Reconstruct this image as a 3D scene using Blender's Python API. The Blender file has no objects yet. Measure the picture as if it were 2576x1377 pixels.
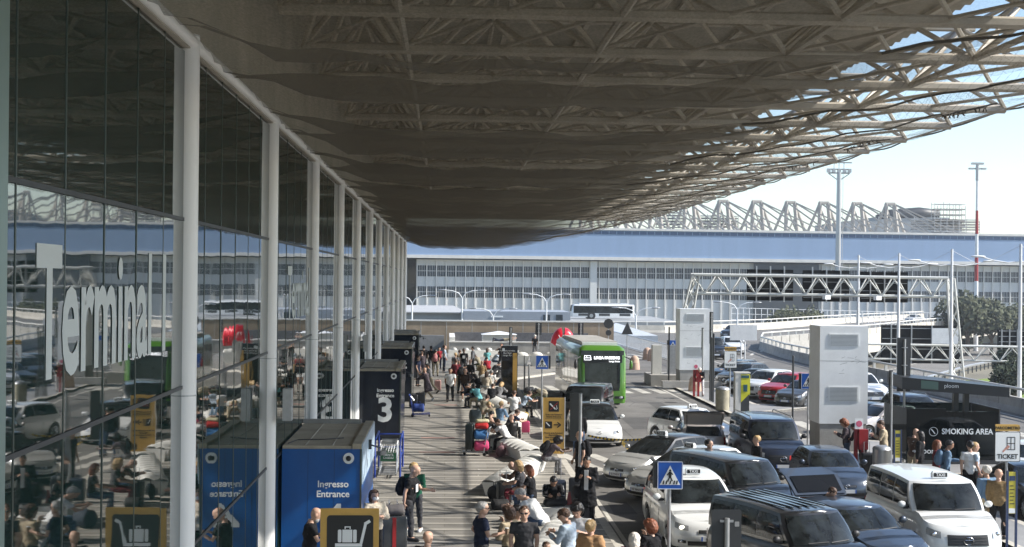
import bpy, math, random
from math import sin, cos, tan, pi, radians as R, sqrt, atan2
from mathutils import Vector as V, Matrix as M4
random.seed(7)
scene = bpy.context.scene
C = scene.collection
# ---------------- camera, sky, sun, exposure ----------------
CAMZ, YAW, ROLL, F = 6.6, math.atan(164/3435), math.atan(.0105), 3435.0
cam = bpy.data.cameras.new('camera'); camo = bpy.data.objects.new('camera', cam); C.objects.link(camo)
cam.sensor_width = 36; cam.lens = 36*F/2576; cam.shift_y = .00707; cam.clip_end = 6000; cam.clip_start = .1
camo.location = (0, 0, CAMZ)
camo.rotation_mode = 'XYZ'
camo.matrix_world = M4.Translation((0, 0, CAMZ)) @ M4.Rotation(-YAW, 4, 'Z') @ M4.Rotation(pi/2, 4, 'X') @ M4.Rotation(ROLL, 4, 'Z')
scene.camera = camo
SUN_EL, SUN_AZ = 36, 98             # azimuth measured from +Y (away from the camera) towards +X
w = bpy.data.worlds.new('World'); scene.world = w; w.use_nodes = True
nt = w.node_tree; bg = nt.nodes['Background']
sky = nt.nodes.new('ShaderNodeTexSky'); sky.sky_type = 'NISHITA'; sky.sun_disc = False
sky.sun_elevation = R(SUN_EL); sky.sun_rotation = R(SUN_AZ); sky.air_density = 1.0; sky.dust_density = .6; sky.ozone_density = 1.8
nt.links.new(sky.outputs[0], bg.inputs[0]); bg.inputs[1].default_value = .135
sl = bpy.data.lights.new('sun', 'SUN'); sl.energy = 4.5; sl.angle = R(.5); sl.color = (1, .95, .87)
so = bpy.data.objects.new('sun', sl); C.objects.link(so)
sd = V((sin(R(SUN_AZ))*cos(R(SUN_EL)), cos(R(SUN_AZ))*cos(R(SUN_EL)), sin(R(SUN_EL))))
so.rotation_euler = sd.to_track_quat('Z', 'Y').to_euler(); so.location = (60, 20, 60)
scene.view_settings.view_transform = 'Standard'; scene.view_settings.look = 'None'
scene.view_settings.exposure = .85; scene.view_settings.gamma = 1
scene.render.engine = 'CYCLES'
scene.cycles.transparent_max_bounces = 24
scene.cycles.max_bounces = 6
# ---------------- helpers ----------------
_fw = V((sin(YAW), cos(YAW), 0)); _rt = V((cos(YAW), -sin(YAW), 0))
def ray(u, v):
    dx, dy = u-1288, v-706.7
    x = dx*cos(ROLL)+dy*sin(ROLL); y = -dx*sin(ROLL)+dy*cos(ROLL)
    return _fw + _rt*(x/F) + V((0, 0, -y/F))
def at(u, v, z=0.0):                # the point of height z seen in direction (u, v)
    d = ray(u, v); k = (z-CAMZ)/d.z
    return V((d.x*k, d.y*k, z))
def atD(u, v, D):
    d = ray(u, v)*D; return V((d.x, d.y, d.z+CAMZ))
def nd(m, t, **k):
    n = m.node_tree.nodes.new(t)
    for a, b in k.items(): setattr(n, a, b)
    return n
_mats = {}
def mat(name, col, rough=.6, metal=0, var=.0, vs=3.0, bump=0, bs=20.0, coat=0, spec=.5, emit=0, streak=0, col2=None, ior=None):
    if name in _mats: return _mats[name]
    m = bpy.data.materials.new(name); m.use_nodes = True; _mats[name] = m
    b = m.node_tree.nodes['Principled BSDF']; L = m.node_tree.links
    b.inputs['Base Color'].default_value = (*col, 1); b.inputs['Roughness'].default_value = rough
    b.inputs['Metallic'].default_value = metal; b.inputs['Specular IOR Level'].default_value = spec
    if ior: b.inputs['IOR'].default_value = ior
    if coat: b.inputs['Coat Weight'].default_value = coat; b.inputs['Coat Roughness'].default_value = .04
    if emit: b.inputs['Emission Color'].default_value = (*col, 1); b.inputs['Emission Strength'].default_value = emit
    if var or bump:
        tc = nd(m, 'ShaderNodeTexCoord')
        mp = nd(m, 'ShaderNodeMapping'); L.new(tc.outputs['Object'], mp.inputs[0])
        if streak: mp.inputs['Scale'].default_value = (1, 1, streak)
    if var:
        n = nd(m, 'ShaderNodeTexNoise'); n.inputs['Scale'].default_value = vs; n.inputs['Detail'].default_value = 6; n.inputs['Roughness'].default_value = .65
        L.new(mp.outputs[0], n.inputs[0])
        r = nd(m, 'ShaderNodeValToRGB'); e = r.color_ramp.elements
        e[0].position = .3; e[1].position = .7
        lo = col2 or tuple(c*(1-var) for c in col)
        e[0].color = (*lo, 1); e[1].color = (*[min(1, c*(1+var*.5)) for c in col], 1)
        L.new(n.outputs[0], r.inputs[0]); L.new(r.outputs[0], b.inputs['Base Color'])
    if bump:
        n2 = nd(m, 'ShaderNodeTexNoise'); n2.inputs['Scale'].default_value = bs; n2.inputs['Detail'].default_value = 5
        L.new(mp.outputs[0], n2.inputs[0])
        bp = nd(m, 'ShaderNodeBump'); bp.inputs['Strength'].default_value = bump; bp.inputs['Distance'].default_value = .05
        L.new(n2.outputs[0], bp.inputs['Height']); L.new(bp.outputs[0], b.inputs['Normal'])
    return m
def tag(o, label=None, cat=None, group=None, kind=None):
    if label: o['label'] = label
    if cat: o['category'] = cat
    if group: o['group'] = group
    if kind: o['kind'] = kind
    return o
def thing(name, label, cat, loc=(0, 0, 0), rz=0, group=None):
    o = bpy.data.objects.new(name, None); C.objects.link(o); o.empty_display_size = .3
    o.location = loc; o.rotation_euler = (0, 0, rz)
    return tag(o, label, cat, group)
def link(name, me, m=None, parent=None, loc=None, rot=None, oblink=False):
    o = bpy.data.objects.new(name, me); C.objects.link(o)
    if parent: o.parent = parent
    if loc: o.location = loc
    if rot: o.rotation_euler = rot
    if m and oblink:
        if not me.materials: me.materials.append(None)
        o.material_slots[0].link = 'OBJECT'; o.material_slots[0].material = m
    return o
def copy_thing(r, loc, rz, label=None, group=None):
    c = r.copy(); C.objects.link(c); c.location = loc; c.rotation_euler = (0, 0, rz)
    if label: c['label'] = label
    if group: c['group'] = group
    def rec(a, b):
        for ch in list(a.children):
            d = ch.copy(); C.objects.link(d); d.parent = b; rec(ch, d)
    rec(r, c); return c
class MB:
    def __init__(s): s.v = []; s.f = []
    def add(s, vs, fs):
        o = len(s.v); s.v += [tuple(p) for p in vs]; s.f += [tuple(i+o for i in f) for f in fs]; return s
    def box(s, c, d, rz=0, taper=1.0):
        hx, hy, hz = d[0]/2, d[1]/2, d[2]/2; vs = []
        for z in (-1, 1):
            t = taper if z > 0 else 1
            for x, y in ((-1, -1), (1, -1), (1, 1), (-1, 1)):
                px, py = x*hx*t, y*hy*t
                vs.append((c[0]+px*cos(rz)-py*sin(rz), c[1]+px*sin(rz)+py*cos(rz), c[2]+z*hz))
        return s.add(vs, [(3, 2, 1, 0), (4, 5, 6, 7), (0, 1, 5, 4), (1, 2, 6, 5), (2, 3, 7, 6), (3, 0, 4, 7)])
    def bb(s, x0, x1, y0, y1, z0, z1): return s.box(((x0+x1)/2, (y0+y1)/2, (z0+z1)/2), (x1-x0, y1-y0, z1-z0))
    def loft(s, rings, close=True, caps=True):
        n = len(rings[0]); vs = [p for r in rings for p in r]; fs = []
        for i in range(len(rings)-1):
            for j in range(n if close else n-1):
                k = (j+1) % n; fs.append((i*n+j, i*n+k, (i+1)*n+k, (i+1)*n+j))
        if caps: fs.append(tuple(range(n))[::-1]); fs.append(tuple((len(rings)-1)*n+j for j in range(n)))
        return s.add(vs, fs)
    def tube(s, pts, r, n=8, caps=True):
        pts = [V(p) for p in pts]; rs = r if isinstance(r, (list, tuple)) else [r]*len(pts)
        rings = []; up = None
        for i, p in enumerate(pts):
            d = (pts[min(i+1, len(pts)-1)]-pts[max(i-1, 0)])
            if d.length < 1e-9: d = V((0, 0, 1))
            d.normalize()
            if up is None: up = V((1, 0, 0)) if abs(d.x) < .9 else V((0, 1, 0))
            a = d.cross(up)
            if a.length < 1e-4: a = d.orthogonal()
            a.normalize(); b = d.cross(a); up = -b if False else up
            q = rs[i]; qx, qy = q if isinstance(q, tuple) else (q, q)
            rings.append([p+a*(qy*cos(2*pi*k/n))+b*(qx*sin(2*pi*k/n)) for k in range(n)])
        return s.loft(rings, caps=caps)
    def cyl(s, c, r, h, n=16, r2=None, axis='z'):
        d = {'x': V((1, 0, 0)), 'y': V((0, 1, 0)), 'z': V((0, 0, 1))}[axis]; c = V(c)
        return s.tube([c, c+d*h], [r, r if r2 is None else r2], n)
    def ell(s, c, r, n=12, m=8, fn=None, mt=None):
        vs = []; fs = []
        for i in range(m+1):
            t = pi*i/m
            for j in range(n):
                a = 2*pi*j/n; p = V((r[0]*sin(t)*cos(a), r[1]*sin(t)*sin(a), r[2]*cos(t)))
                if fn: p = fn(p)
                p = p+V(c)
                if mt: p = mt@p
                vs.append(p)
        for i in range(m):
            for j in range(n):
                k = (j+1) % n; fs.append((i*n+j, (i+1)*n+j, (i+1)*n+k, i*n+k))
        return s.add(vs, fs)
    def prism(s, poly, y0, y1):      # polygon in the x-z plane, from y0 (front) to y1
        n = len(poly); a = sum(poly[i][0]*poly[(i+1) % n][1]-poly[(i+1) % n][0]*poly[i][1] for i in range(n))
        if a < 0: poly = poly[::-1]
        vs = [(x, y0, z) for x, z in poly]+[(x, y1, z) for x, z in poly]
        fs = [tuple(range(n)), tuple(range(n, 2*n))[::-1]]+[(i, i+n, (i+1) % n+n, (i+1) % n) for i in range(n)]
        return s.add(vs, fs)
    def slab(s, poly, z0, z1):       # polygon in the x-y plane
        n = len(poly); a = sum(poly[i][0]*poly[(i+1) % n][1]-poly[(i+1) % n][0]*poly[i][1] for i in range(n))
        if a < 0: poly = poly[::-1]
        vs = [(x, y, z0) for x, y in poly]+[(x, y, z1) for x, y in poly]
        fs = [tuple(range(n))[::-1], tuple(range(n, 2*n))]+[(i, (i+1) % n, (i+1) % n+n, i+n) for i in range(n)]
        return s.add(vs, fs)
    def grid(s, fn, nu, nv, flip=False):
        vs = [fn(i/nu, j/nv) for i in range(nu+1) for j in range(nv+1)]; fs = []
        for i in range(nu):
            for j in range(nv):
                q = (i*(nv+1)+j, (i+1)*(nv+1)+j, (i+1)*(nv+1)+j+1, i*(nv+1)+j+1); fs.append(q[::-1] if flip else q)
        return s.add(vs, fs)
    def mesh(s, name, smooth=None):
        me = bpy.data.meshes.new(name); me.from_pydata(s.v, [], s.f); me.update()
        if smooth is not None:
            me.shade_smooth()
            if smooth < 170: me.set_sharp_from_angle(angle=R(smooth))
        return me
    def build(s, name, m, parent=None, smooth=None, loc=None, rot=None):
        me = s.mesh(name, smooth); me.materials.append(m)
        return link(name, me, None, parent, loc, rot)
    def struct(s, name, m, smooth=None): return tag(s.build(name, m, None, smooth), kind='structure')
def sidex(x0, r, n=8): return [(x0+r*cos(2*pi*k/n), r*sin(2*pi*k/n)) for k in range(n)]
def circ(cx, cz, r, n=20, rz=None): return [(cx+r*cos(2*pi*k/n), cz+(rz or r)*sin(2*pi*k/n)) for k in range(n)]
def rrect(x0, x1, z0, z1, r, n=5):
    p = []
    for cx, cz, a in ((x1-r, z1-r, 0), (x0+r, z1-r, 90), (x0+r, z0+r, 180), (x1-r, z0+r, 270)):
        for k in range(n): t = R(a+90*k/(n-1)); p.append((cx+r*cos(t), cz+r*sin(t)))
    return p
def bar2(x0, z0, x1, z1, w):
    d = V((x1-x0, z1-z0)).normalized()*w/2; a = V((-d.y, d.x))
    return [(x0+a.x, z0+a.y), (x0-a.x, z0-a.y), (x1-a.x, z1-a.y), (x1+a.x, z1+a.y)]
def tobj(cu, name):
    o = bpy.data.objects.new('t', cu); C.objects.link(o)
    dg = bpy.context.evaluated_depsgraph_get(); me = bpy.data.meshes.new_from_object(o.evaluated_get(dg)); me.name = name
    bpy.data.objects.remove(o); return me
def text(name, s, size, loc, m, parent=None, rot=(pi/2, 0, 0), bold=.012, ext=.003, align='CENTER', sx=1.0, space=1.0):
    cu = bpy.data.curves.new('t', 'FONT'); cu.body = s; cu.size = size; cu.offset = bold*size; cu.extrude = ext
    cu.align_x = align; cu.align_y = 'CENTER'; cu.resolution_u = 3; cu.space_character = space
    me = tobj(cu, name); me.materials.clear(); me.materials.append(m)
    o = link(name, me, None, parent, loc, rot); o.scale = (sx, 1, 1)
    return o
# ---------------- shared materials ----------------
white = mat('white_paint', (.74, .75, .75), .45, var=.12, vs=2)
steel = mat('galvanised_steel', (.42, .43, .44), .42, .6, var=.15, vs=6)
darkm = mat('dark_metal', (.035, .038, .042), .5, var=.2)
black = mat('black_plastic', (.018, .018, .02), .5)
rubber = mat('rubber', (.02, .02, .021), .85)
colm = mat('column_enamel', (.80, .80, .79), .38, 0, var=.06, vs=1.5, streak=.2)
conc = mat('pale_concrete', (.52, .49, .43), .85, var=.22, vs=.8, bump=.2, bs=8)
concw = mat('white_concrete', (.66, .65, .61), .8, var=.1, vs=2, bump=.15, bs=15)
concg = mat('grey_concrete', (.36, .35, .33), .9, var=.25, vs=1.2, bump=.2, bs=8)
brownw = mat('weathered_brown_concrete', (.38, .29, .20), .9, var=.35, vs=.35, bump=.2, bs=5)
chrome = mat('chrome', (.8, .8, .8), .12, 1)
blackgl = mat('smoked_glass_panel', (.008, .010, .012), .06, 0, spec=.6, ior=1.5)
signblue = mat('sign_blue', (.005, .085, .42), .35)
signw = mat('sign_white', (.80, .82, .82), .4)
signbk = mat('sign_black', (.012, .013, .015), .4)
signy = mat('sign_yellow', (.60, .36, .085), .45, var=.12, vs=4)
ledw = mat('led_white', (.95, .97, 1), .5, emit=1.2)
redm = mat('red_enamel', (.32, .012, .015), .4, var=.15)
# ================= GROUND =================
def asphalt(name, c, sc=1.0):
    m = mat(name, c, .92, var=.34, vs=.35*sc, bump=.35, bs=60)
    L = m.node_tree.links; b = m.node_tree.nodes['Principled BSDF']
    src = b.inputs['Base Color'].links[0].from_socket
    tc = nd(m, 'ShaderNodeTexCoord'); n = nd(m, 'ShaderNodeTexNoise'); n.inputs['Scale'].default_value = 25; n.inputs['Detail'].default_value = 3
    L.new(tc.outputs['Object'], n.inputs[0])
    n3 = nd(m, 'ShaderNodeTexVoronoi', feature='DISTANCE_TO_EDGE'); n3.inputs['Scale'].default_value = .22; L.new(tc.outputs['Object'], n3.inputs[0])
    cr = nd(m, 'ShaderNodeMath', operation='GREATER_THAN'); cr.inputs[1].default_value = .006; L.new(n3.outputs[0], cr.inputs[0])
    mr = nd(m, 'ShaderNodeMapRange'); mr.inputs[3].default_value = .72; mr.inputs[4].default_value = 1.25
    L.new(n.outputs[0], mr.inputs[0])
    mc = nd(m, 'ShaderNodeMapRange'); mc.inputs[3].default_value = .6; L.new(cr.outputs[0], mc.inputs[0])
    mm = nd(m, 'ShaderNodeMath', operation='MULTIPLY'); L.new(mr.outputs[0], mm.inputs[0]); L.new(mc.outputs[0], mm.inputs[1])
    mx = nd(m, 'ShaderNodeVectorMath', operation='SCALE'); L.new(src, mx.inputs[0]); L.new(mm.outputs[0], mx.inputs['Scale'])
    L.new(mx.outputs[0], b.inputs['Base Color']); return m
asph = asphalt('asphalt', (.165, .157, .146))
asph2 = asphalt('asphalt_far', (.20, .19, .175), .5)
soil = mat('dry_soil', (.20, .18, .13), .95, var=.4, vs=.05, bump=.3, bs=2)
MB().slab([(-900, -300), (1500, -300), (1500, 2500), (-900, 2500)], -5.5, -5.0).struct('terrain', soil)
INNER = [(31.5, -20), (30.6, 20), (30.0, 67), (29.9, 100), (30.3, 122), (31.6, 137), (34.4, 148), (39, 155), (46, 165), (58, 183), (74, 211), (96, 242), (118, 270), (160, 312), (230, 362)]
OUTER = [(14.5, 180), (22, 179.5), (29, 180), (38, 187), (48, 199), (62, 222), (86, 256), (108, 286), (139, 324), (170, 352), (235, 400)]
road = [(3.8, -20)]+INNER+OUTER[::-1]+[(13, 150), (12.5, 127), (3.8, 120)]
MB().slab(road, -1.0, -.12).struct('road', asph)
SW = [(-8, -20), (4.25, -20), (4.25, 92), (8.3, 99.5), (12.3, 104), (12.3, 124), (-8, 124)]
def paving():
    m = bpy.data.materials.new('striped_paving'); m.use_nodes = True; L = m.node_tree.links; b = m.node_tree.nodes['Principled BSDF']
    tc = nd(m, 'ShaderNodeTexCoord'); sp = nd(m, 'ShaderNodeSeparateXYZ'); L.new(tc.outputs['Object'], sp.inputs[0])
    n = nd(m, 'ShaderNodeTexNoise'); n.inputs['Scale'].default_value = 1.4; n.inputs['Detail'].default_value = 6; L.new(tc.outputs['Object'], n.inputs[0])
    dv = nd(m, 'ShaderNodeMath', operation='DIVIDE'); dv.inputs[1].default_value = .88; L.new(sp.outputs[1], dv.inputs[0])
    fr = nd(m, 'ShaderNodeMath', operation='FRACT'); L.new(dv.outputs[0], fr.inputs[0])
    r = nd(m, 'ShaderNodeValToRGB'); r.color_ramp.interpolation = 'CONSTANT'; e = r.color_ramp.elements
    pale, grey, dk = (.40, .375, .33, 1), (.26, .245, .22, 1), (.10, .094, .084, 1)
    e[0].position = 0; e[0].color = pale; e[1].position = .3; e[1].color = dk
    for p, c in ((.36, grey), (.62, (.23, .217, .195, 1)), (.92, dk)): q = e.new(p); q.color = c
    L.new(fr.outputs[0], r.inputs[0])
    bk = nd(m, 'ShaderNodeTexBrick'); bk.inputs['Scale'].default_value = 1; bk.inputs['Brick Width'].default_value = 1.5; bk.inputs['Row Height'].default_value = .44
    bk.inputs['Mortar Size'].default_value = .012; bk.inputs['Color1'].default_value = (.82, .82, .82, 1); bk.inputs['Color2'].default_value = (1.1, 1.1, 1.1, 1); bk.inputs['Mortar'].default_value = (.75, .72, .65, 1)
    L.new(tc.outputs['Object'], bk.inputs[0])
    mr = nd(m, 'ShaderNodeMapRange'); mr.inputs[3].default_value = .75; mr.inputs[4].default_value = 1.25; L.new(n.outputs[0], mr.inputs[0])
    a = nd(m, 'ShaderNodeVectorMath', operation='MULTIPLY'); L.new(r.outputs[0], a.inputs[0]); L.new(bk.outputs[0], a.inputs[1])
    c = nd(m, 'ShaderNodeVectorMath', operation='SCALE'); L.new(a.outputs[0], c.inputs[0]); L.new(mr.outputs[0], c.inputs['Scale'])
    L.new(c.outputs[0], b.inputs['Base Color']); b.inputs['Roughness'].default_value = .7
    return m
pav = paving()
kerbm = mat('kerb_stone', (.50, .47, .41), .85, var=.2, vs=3)
island = mat('island_paving', (.27, .27, .27), .75, var=.2, vs=.6, bump=.1, bs=10)
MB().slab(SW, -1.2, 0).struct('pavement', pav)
def kerb(pts, name='kerb', closed=False, z0=-.3, z1=.003):
    mb = MB(); P = pts+[pts[0]] if closed else pts
    for a, b in zip(P, P[1:]):
        d = V(b)-V(a); n = V((d.y, -d.x)).normalized()*.24
        mb.slab([a, b, (b[0]+n.x, b[1]+n.y), (a[0]+n.x, a[1]+n.y)], z0, z1)
    return mb.struct(name, kerbm)
kerb([(4.25, -20), (4.25, 92.05)]); kerb([(4.25, 92.06), (8.3, 99.55)]); kerb([(8.3, 99.56), (12.3, 104)])
IS1 = [(14.4, 68), (19.7, 72.3), (19.5, 73.2), (17, 73.8), (16.9, 92), (14.4, 92)]
IS2 = [(14.4, 29), (16.2, 29), (16.2, 47), (22, 47), (22, 54), (17.5, 57.5), (14.4, 57.5)]
for I in (IS1, IS2):
    MB().slab(I, -1.1, 0).struct('traffic_island', island)
    c = V((sum(p[0] for p in I)/len(I), sum(p[1] for p in I)/len(I)))
    kerb(I[::-1], closed=True)
mk = mat('road_marking', (.50, .48, .43), .85, var=.3, vs=1.5)
mky = mat('yellow_marking', (.62, .40, .05), .8, var=.3, vs=2)
mb = MB()
for k in range(9):                  # zebra crossings (slanted bars in front of the taxi, straight ones further on)
    x = 4.8+k*1.12; mb.slab([(x+.55, 48.2), (x+1.05, 48.2), (x-.05, 53.0), (x-.55, 53.0)], -.116, -.114)
for k in range(9):
    x = 5.2+k*1.05; mb.slab([(x+.4, 82), (x+.95, 82), (x+.55, 87.5), (x, 87.5)], -.116, -.114)
for k in range(8):
    x = 15.2+k*1.5; mb.slab([(x, 59.5), (x+.7, 59.5), (x+.7, 66), (x, 66)], -.116, -.114)
mb.struct('zebra_markings', mk)
mb = MB()
mb.slab([(4.62, -5), (4.74, -5), (4.74, 47.9), (4.62, 47.9)], -.116, -.114)
for y0, y1 in ((53.4, 81), (88, 91)): mb.slab([(4.62, y0), (4.74, y0), (4.74, y1), (4.62, y1)], -.116, -.114)
mb.slab([(13.5, 58), (13.65, 58), (13.65, 93), (13.5, 93)], -.116, -.114)
for k in range(12): mb.slab([(22.8, 40+k*8), (22.95, 40+k*8), (22.95, 44+k*8), (22.8, 44+k*8)], -.116, -.114)
mb.slab([(29.3, 30), (29.42, 30), (29.42, 118), (29.3, 118)], -.116, -.114)
for k in range(6): mb.slab([(23+k*2.6, 112+k*7), (23.3+k*2.6, 112+k*7), (24.5+k*2.6, 116+k*7), (24.2+k*2.6, 116+k*7)], -.116, -.114)
for k in range(7): mb.slab([(19.9, 58+k*.0+k*3.4), (27.5, 61+k*3.4), (27.5, 61.12+k*3.4), (19.9, 58.12+k*3.4)], -.116, -.114)
for k in range(7): mb.slab([(15.5+k*1.3, 118+k*.9), (16+k*1.3, 118+k*.9), (14.6+k*1.3, 125+k*.9), (14.1+k*1.3, 125+k*.9)], -.116, -.114)
mb.struct('lane_markings', mk)
mb = MB(); mb.slab([(7.3, 53.2), (7.5, 53.2), (7.5, 60), (7.3, 60)], -.116, -.114)
for x, y in ((5.2, 35), (6.0, 31.5)): mb.box((x, y, -.115), (.5, .12, .002))
mb.struct('yellow_markings', mky)
mb = MB(); mb.slab([(-1.0, 52.2), (.4, 52.2), (.4, 52.5), (-1, 52.5)], .003, .005); mb.slab([(-1.0, 57), (.4, 57), (.4, 57.3), (-1, 57.3)], .003, .005)
mb.slab([(-.6, 72), (.6, 72), (.6, 72.4), (-.6, 72.4)], .003, .005)
mb.struct('faded_red_marking', mat('faded_red', (.45, .26, .22), .9, var=.3))
pat = asphalt('asphalt_patch', (.095, .092, .088)); mb = MB()
for x0, y0, w_, l_ in ((8.6, 62, 1.6, 5.5), (5.2, 74, 1.2, 3.5), (11.2, 69, .9, 7), (12.2, 45.5, 1.3, 2.6), (4.9, 39.2, .7, 2.2), (20.5, 92, 2.2, 9), (25, 70, 1.4, 14), (9.6, 90, 1.1, 8)): mb.slab([(x0, y0), (x0+w_, y0+.1), (x0+w_-.05, y0+l_), (x0+.05, y0+l_-.1)], -.1185, -.1175)
mb.struct('road_patches', pat)
mb = MB(); iron = mat('cast_iron', (.06, .057, .052), .7, .3)
for x0, y0 in ((10.2, 66), (5.0, 57.2), (12.6, 76), (7.4, 88), (21, 68), (24, 96)): mb.tube([(x0, y0, -.119), (x0, y0, -.1125)], .34, 20)
for y0 in (44.5, 62, 78): mb.box((4.86, y0, -.116), (.3, .7, .006))
mb.struct('drain_covers', iron); rn = random.Random(5); mb = MB()
for k in range(70): x0, y0 = rn.uniform(-3, 4), rn.uniform(31, 95); mb.box((x0, y0, .006), (rn.uniform(.03, .1), rn.uniform(.03, .08), .006), rn.uniform(0, 3))
tag(mb.build('litter', mat('litter_paper', (.6, .58, .52), .8)), 'tiny scraps of paper litter scattered over the pavement', 'litter', kind='stuff')
# lower ground under the overpass
MB().slab([(40, 150), (48, 150), (120, 262), (108, 270)], -4.97, -4.9).struct('lower_road', asph2)
mb = MB(); mb.slab([(50, 130), (95, 130), (105, 200), (58, 158)], -4.97, -4.88); mb.struct('grass_verge', mat('grass', (.19, .27, .035), .95, var=.45, vs=.6, bump=.5, bs=6))
mb = MB()
for k in range(60):
    t = k/59; mb.box((41.6+t*66, 151+t*112, -4.895), (.3, 1.2, .01), -.5)
mb.struct('lower_road_markings', mk)
# ================= PARAPETS =================
def parapet(label, pts, h=.85, drop=1.0, m=conc, side=1, z=-.12, railh=.45, group='bridge parapets'):
    t = thing('parapet_wall', label, 'parapet', (pts[0][0], pts[0][1], z), 0, group); o = V((pts[0][0], pts[0][1], z))
    P = [V((*p, 0)) for p in pts]; N = []
    for i in range(len(P)):
        d = (P[min(i+1, len(P)-1)]-P[max(i-1, 0)]).normalized(); N.append(V((-d.y, d.x, 0))*side)
    prof = [(0, -drop), (0, .05), (.10, .35), (.12, h), (.36, h), (.40, -drop)]
    rings = [[p+n*a+V((0, 0, b+z))-o for a, b in prof] for p, n in zip(P, N)]
    if side < 0: rings = [r[::-1] for r in rings]
    MB().loft(rings).build('wall', m, t)
    mb = MB(); mb.tube([p+n*.24+V((0, 0, h+railh+z))-o for p, n in zip(P, N)], .075, 8); L = 0
    for i in range(len(P)-1):
        s = (P[i+1]-P[i]).length; k = max(1, round(s/2.6))
        for j in range(k):
            q = P[i].lerp(P[i+1], j/k)+N[i].lerp(N[i+1], j/k)*.24+V((0, 0, h+z))-o; mb.box(q+V((0, 0, railh/2)), (.16, .16, railh))
    mb.build('handrail', concw, t)
    mb = MB()
    for i in range(len(P)-1):
        s = (P[i+1]-P[i]).length; k = max(1, round(s/3))
        for j in range(k):
            n = N[i].lerp(N[i+1], j/k)
            for f in (.115, .40):
                q = P[i].lerp(P[i+1], j/k)+n*f+V((0, 0, z+.45))-o; mb.box(q, (.03, .03, .7), atan2(n.y, n.x))
    mb.build('joint', darkm, t)
    return t
parapet('shaded grey curved concrete parapet with railing between the roadway and the lower ground', INNER[:9], .85, 1.6, side=-1, m=concg)  # greyer concrete than the far stretch paints in the shade on this face
parapet('long cream concrete parapet on the near edge of the far overpass deck', INNER[8:], .85, 2.4, side=-1)
parapet('cream concrete parapet with white rail along the far outer edge of the overpass', OUTER, 1.0, 2.0, side=1)
parapet('cream parapet beside the lower ramp under the overpass', [(82, 178), (118, 245)], .9, .6, z=-3.2)
g = thing('guard_rail', 'steel guard rail with posts beside the green grass verge', 'guard rail', (52, 150, -4.9))
mb = MB(); mb.tube([(0, 0, .7), (18, 30, .7), (40, 62, .7)], (.2), 6); mb.build('rail', steel, g)
for k in range(28): MB().box((k*1.45, k*2.26, .4), (.12, .12, .8)).build('post', darkm, g)
mb = MB()                                                   # piers under the overpass deck
# ================= END OF THE FORECOURT =================
t = thing('retaining_wall', 'long weathered brown concrete wall closing the forecourt', 'wall', (-4, 134, 0))
MB().bb(0, 20.5, 0, .5, -5, 2.55).build('wall', brownw, t)
mb = MB()
for k in range(8): mb.bb(1.5+k*2.5, 1.56+k*2.5, -.01, 0, 0, 2.5)
mb.build('joint', conc, t)
MB().bb(-.1, 20.6, -.08, .6, 2.553, 2.68).build('coping', concw, t)
t = thing('planter_wall', 'low concrete planter wall with a dark trough in front of the brown wall', 'wall', (.3, 123, 0))
MB().bb(0, 13.5, 0, .5, -1, 1.0).build('front_wall', concg, t)
MB().bb(0, .5, .51, 10, -1, 1.45).build('side_wall', concw, t)
MB().bb(.51, 13.5, 9.6, 10, -1, 1.55).build('back_wall', mat('dark_concrete', (.13, .13, .14), .9, var=.3), t)  # back wall in a darker concrete than the front
MB().bb(.51, 13.5, .51, 9.6, -1, .35).build('soil', soil, t)
MB().bb(-.05, 13.6, -.06, .54, 1.003, 1.1).build('coping', concw, t)
t = thing('wall_end_block', 'grey concrete block wall at the left end of the planter', 'wall', (-3.5, 126, 0))
MB().bb(0, 3.3, 0, .5, -1, 1.5).build('wall', mat('mid_grey_concrete', (.25, .25, .25), .9, var=.2), t)
t = thing('utility_cabinet', 'large white utility cabinet with a pitched lid standing in the planter', 'cabinet', (4.9, 127, .3))
MB().bb(-1.55, 1.55, -1, 1, 0, 1.3).build('body', concw, t); MB().loft([[(-1.65, -1.1, 1.3), (1.65, -1.1, 1.3), (1.65, 1.1, 1.3), (-1.65, 1.1, 1.3)], [(-.1, -.1, 1.6), (.1, -.1, 1.6), (.1, .1, 1.6), (-.1, .1, 1.6)]]).build('lid', white, t)
t = thing('slatted_bench', 'pale slatted bench inside the planter left of the white cabinet', 'bench', (1.7, 125, .35))
mb = MB()
for k in range(4): mb.bb(-1.4, 1.4, -.3+k*.16, -.18+k*.16, .4, .45)
mb.build('seat', conc, t); mb = MB(); mb.bb(-1.2, -1.1, -.25, .25, 0, .4); mb.bb(1.1, 1.2, -.25, .25, 0, .4); mb.build('legs', darkm, t)
def dome_row(label, x0, x1, y, n, base=.55):
    t = thing('concrete_barrier', label, 'barrier', (x0, y, 0), 0)
    MB().loft([[(0, -.35, 0), (x1-x0, -.35, 0), (x1-x0, .35, 0), (0, .35, 0)], [(0, -.22, base), (x1-x0, -.22, base), (x1-x0, .22, base), (0, .22, base)]]).build('body', concw, t)
    for k in range(n): MB().ell(((k+.5)*(x1-x0)/n, 0, base), (.24, .22, .22), 10, 6).build('dome', concw, t, 180)
    return t
dome_row('long low white barrier with small domes before the planter wall', .2, 6.3, 118.5, 6)
for k in range(4):
    t = thing('concrete_planter_block', ['leftmost', 'second from left', 'third from left', 'rightmost'][k]+' white tapered concrete block with domed top by the far kerb', 'barrier', (5.9+k*1.15, 106+k*.35, 0), 0, 'white domed blocks by the far kerb')
    MB().loft([[(-.36, -.3, 0), (.36, -.3, 0), (.36, .3, 0), (-.36, .3, 0)], [(-.55, -.4, .8), (.55, -.4, .8), (.55, .4, .8), (-.55, .4, .8)]]).build('block', concw, t)
    MB().ell((0, 0, .8), (.5, .38, .28), 12, 6).build('dome', concw, t, 180)
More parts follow.
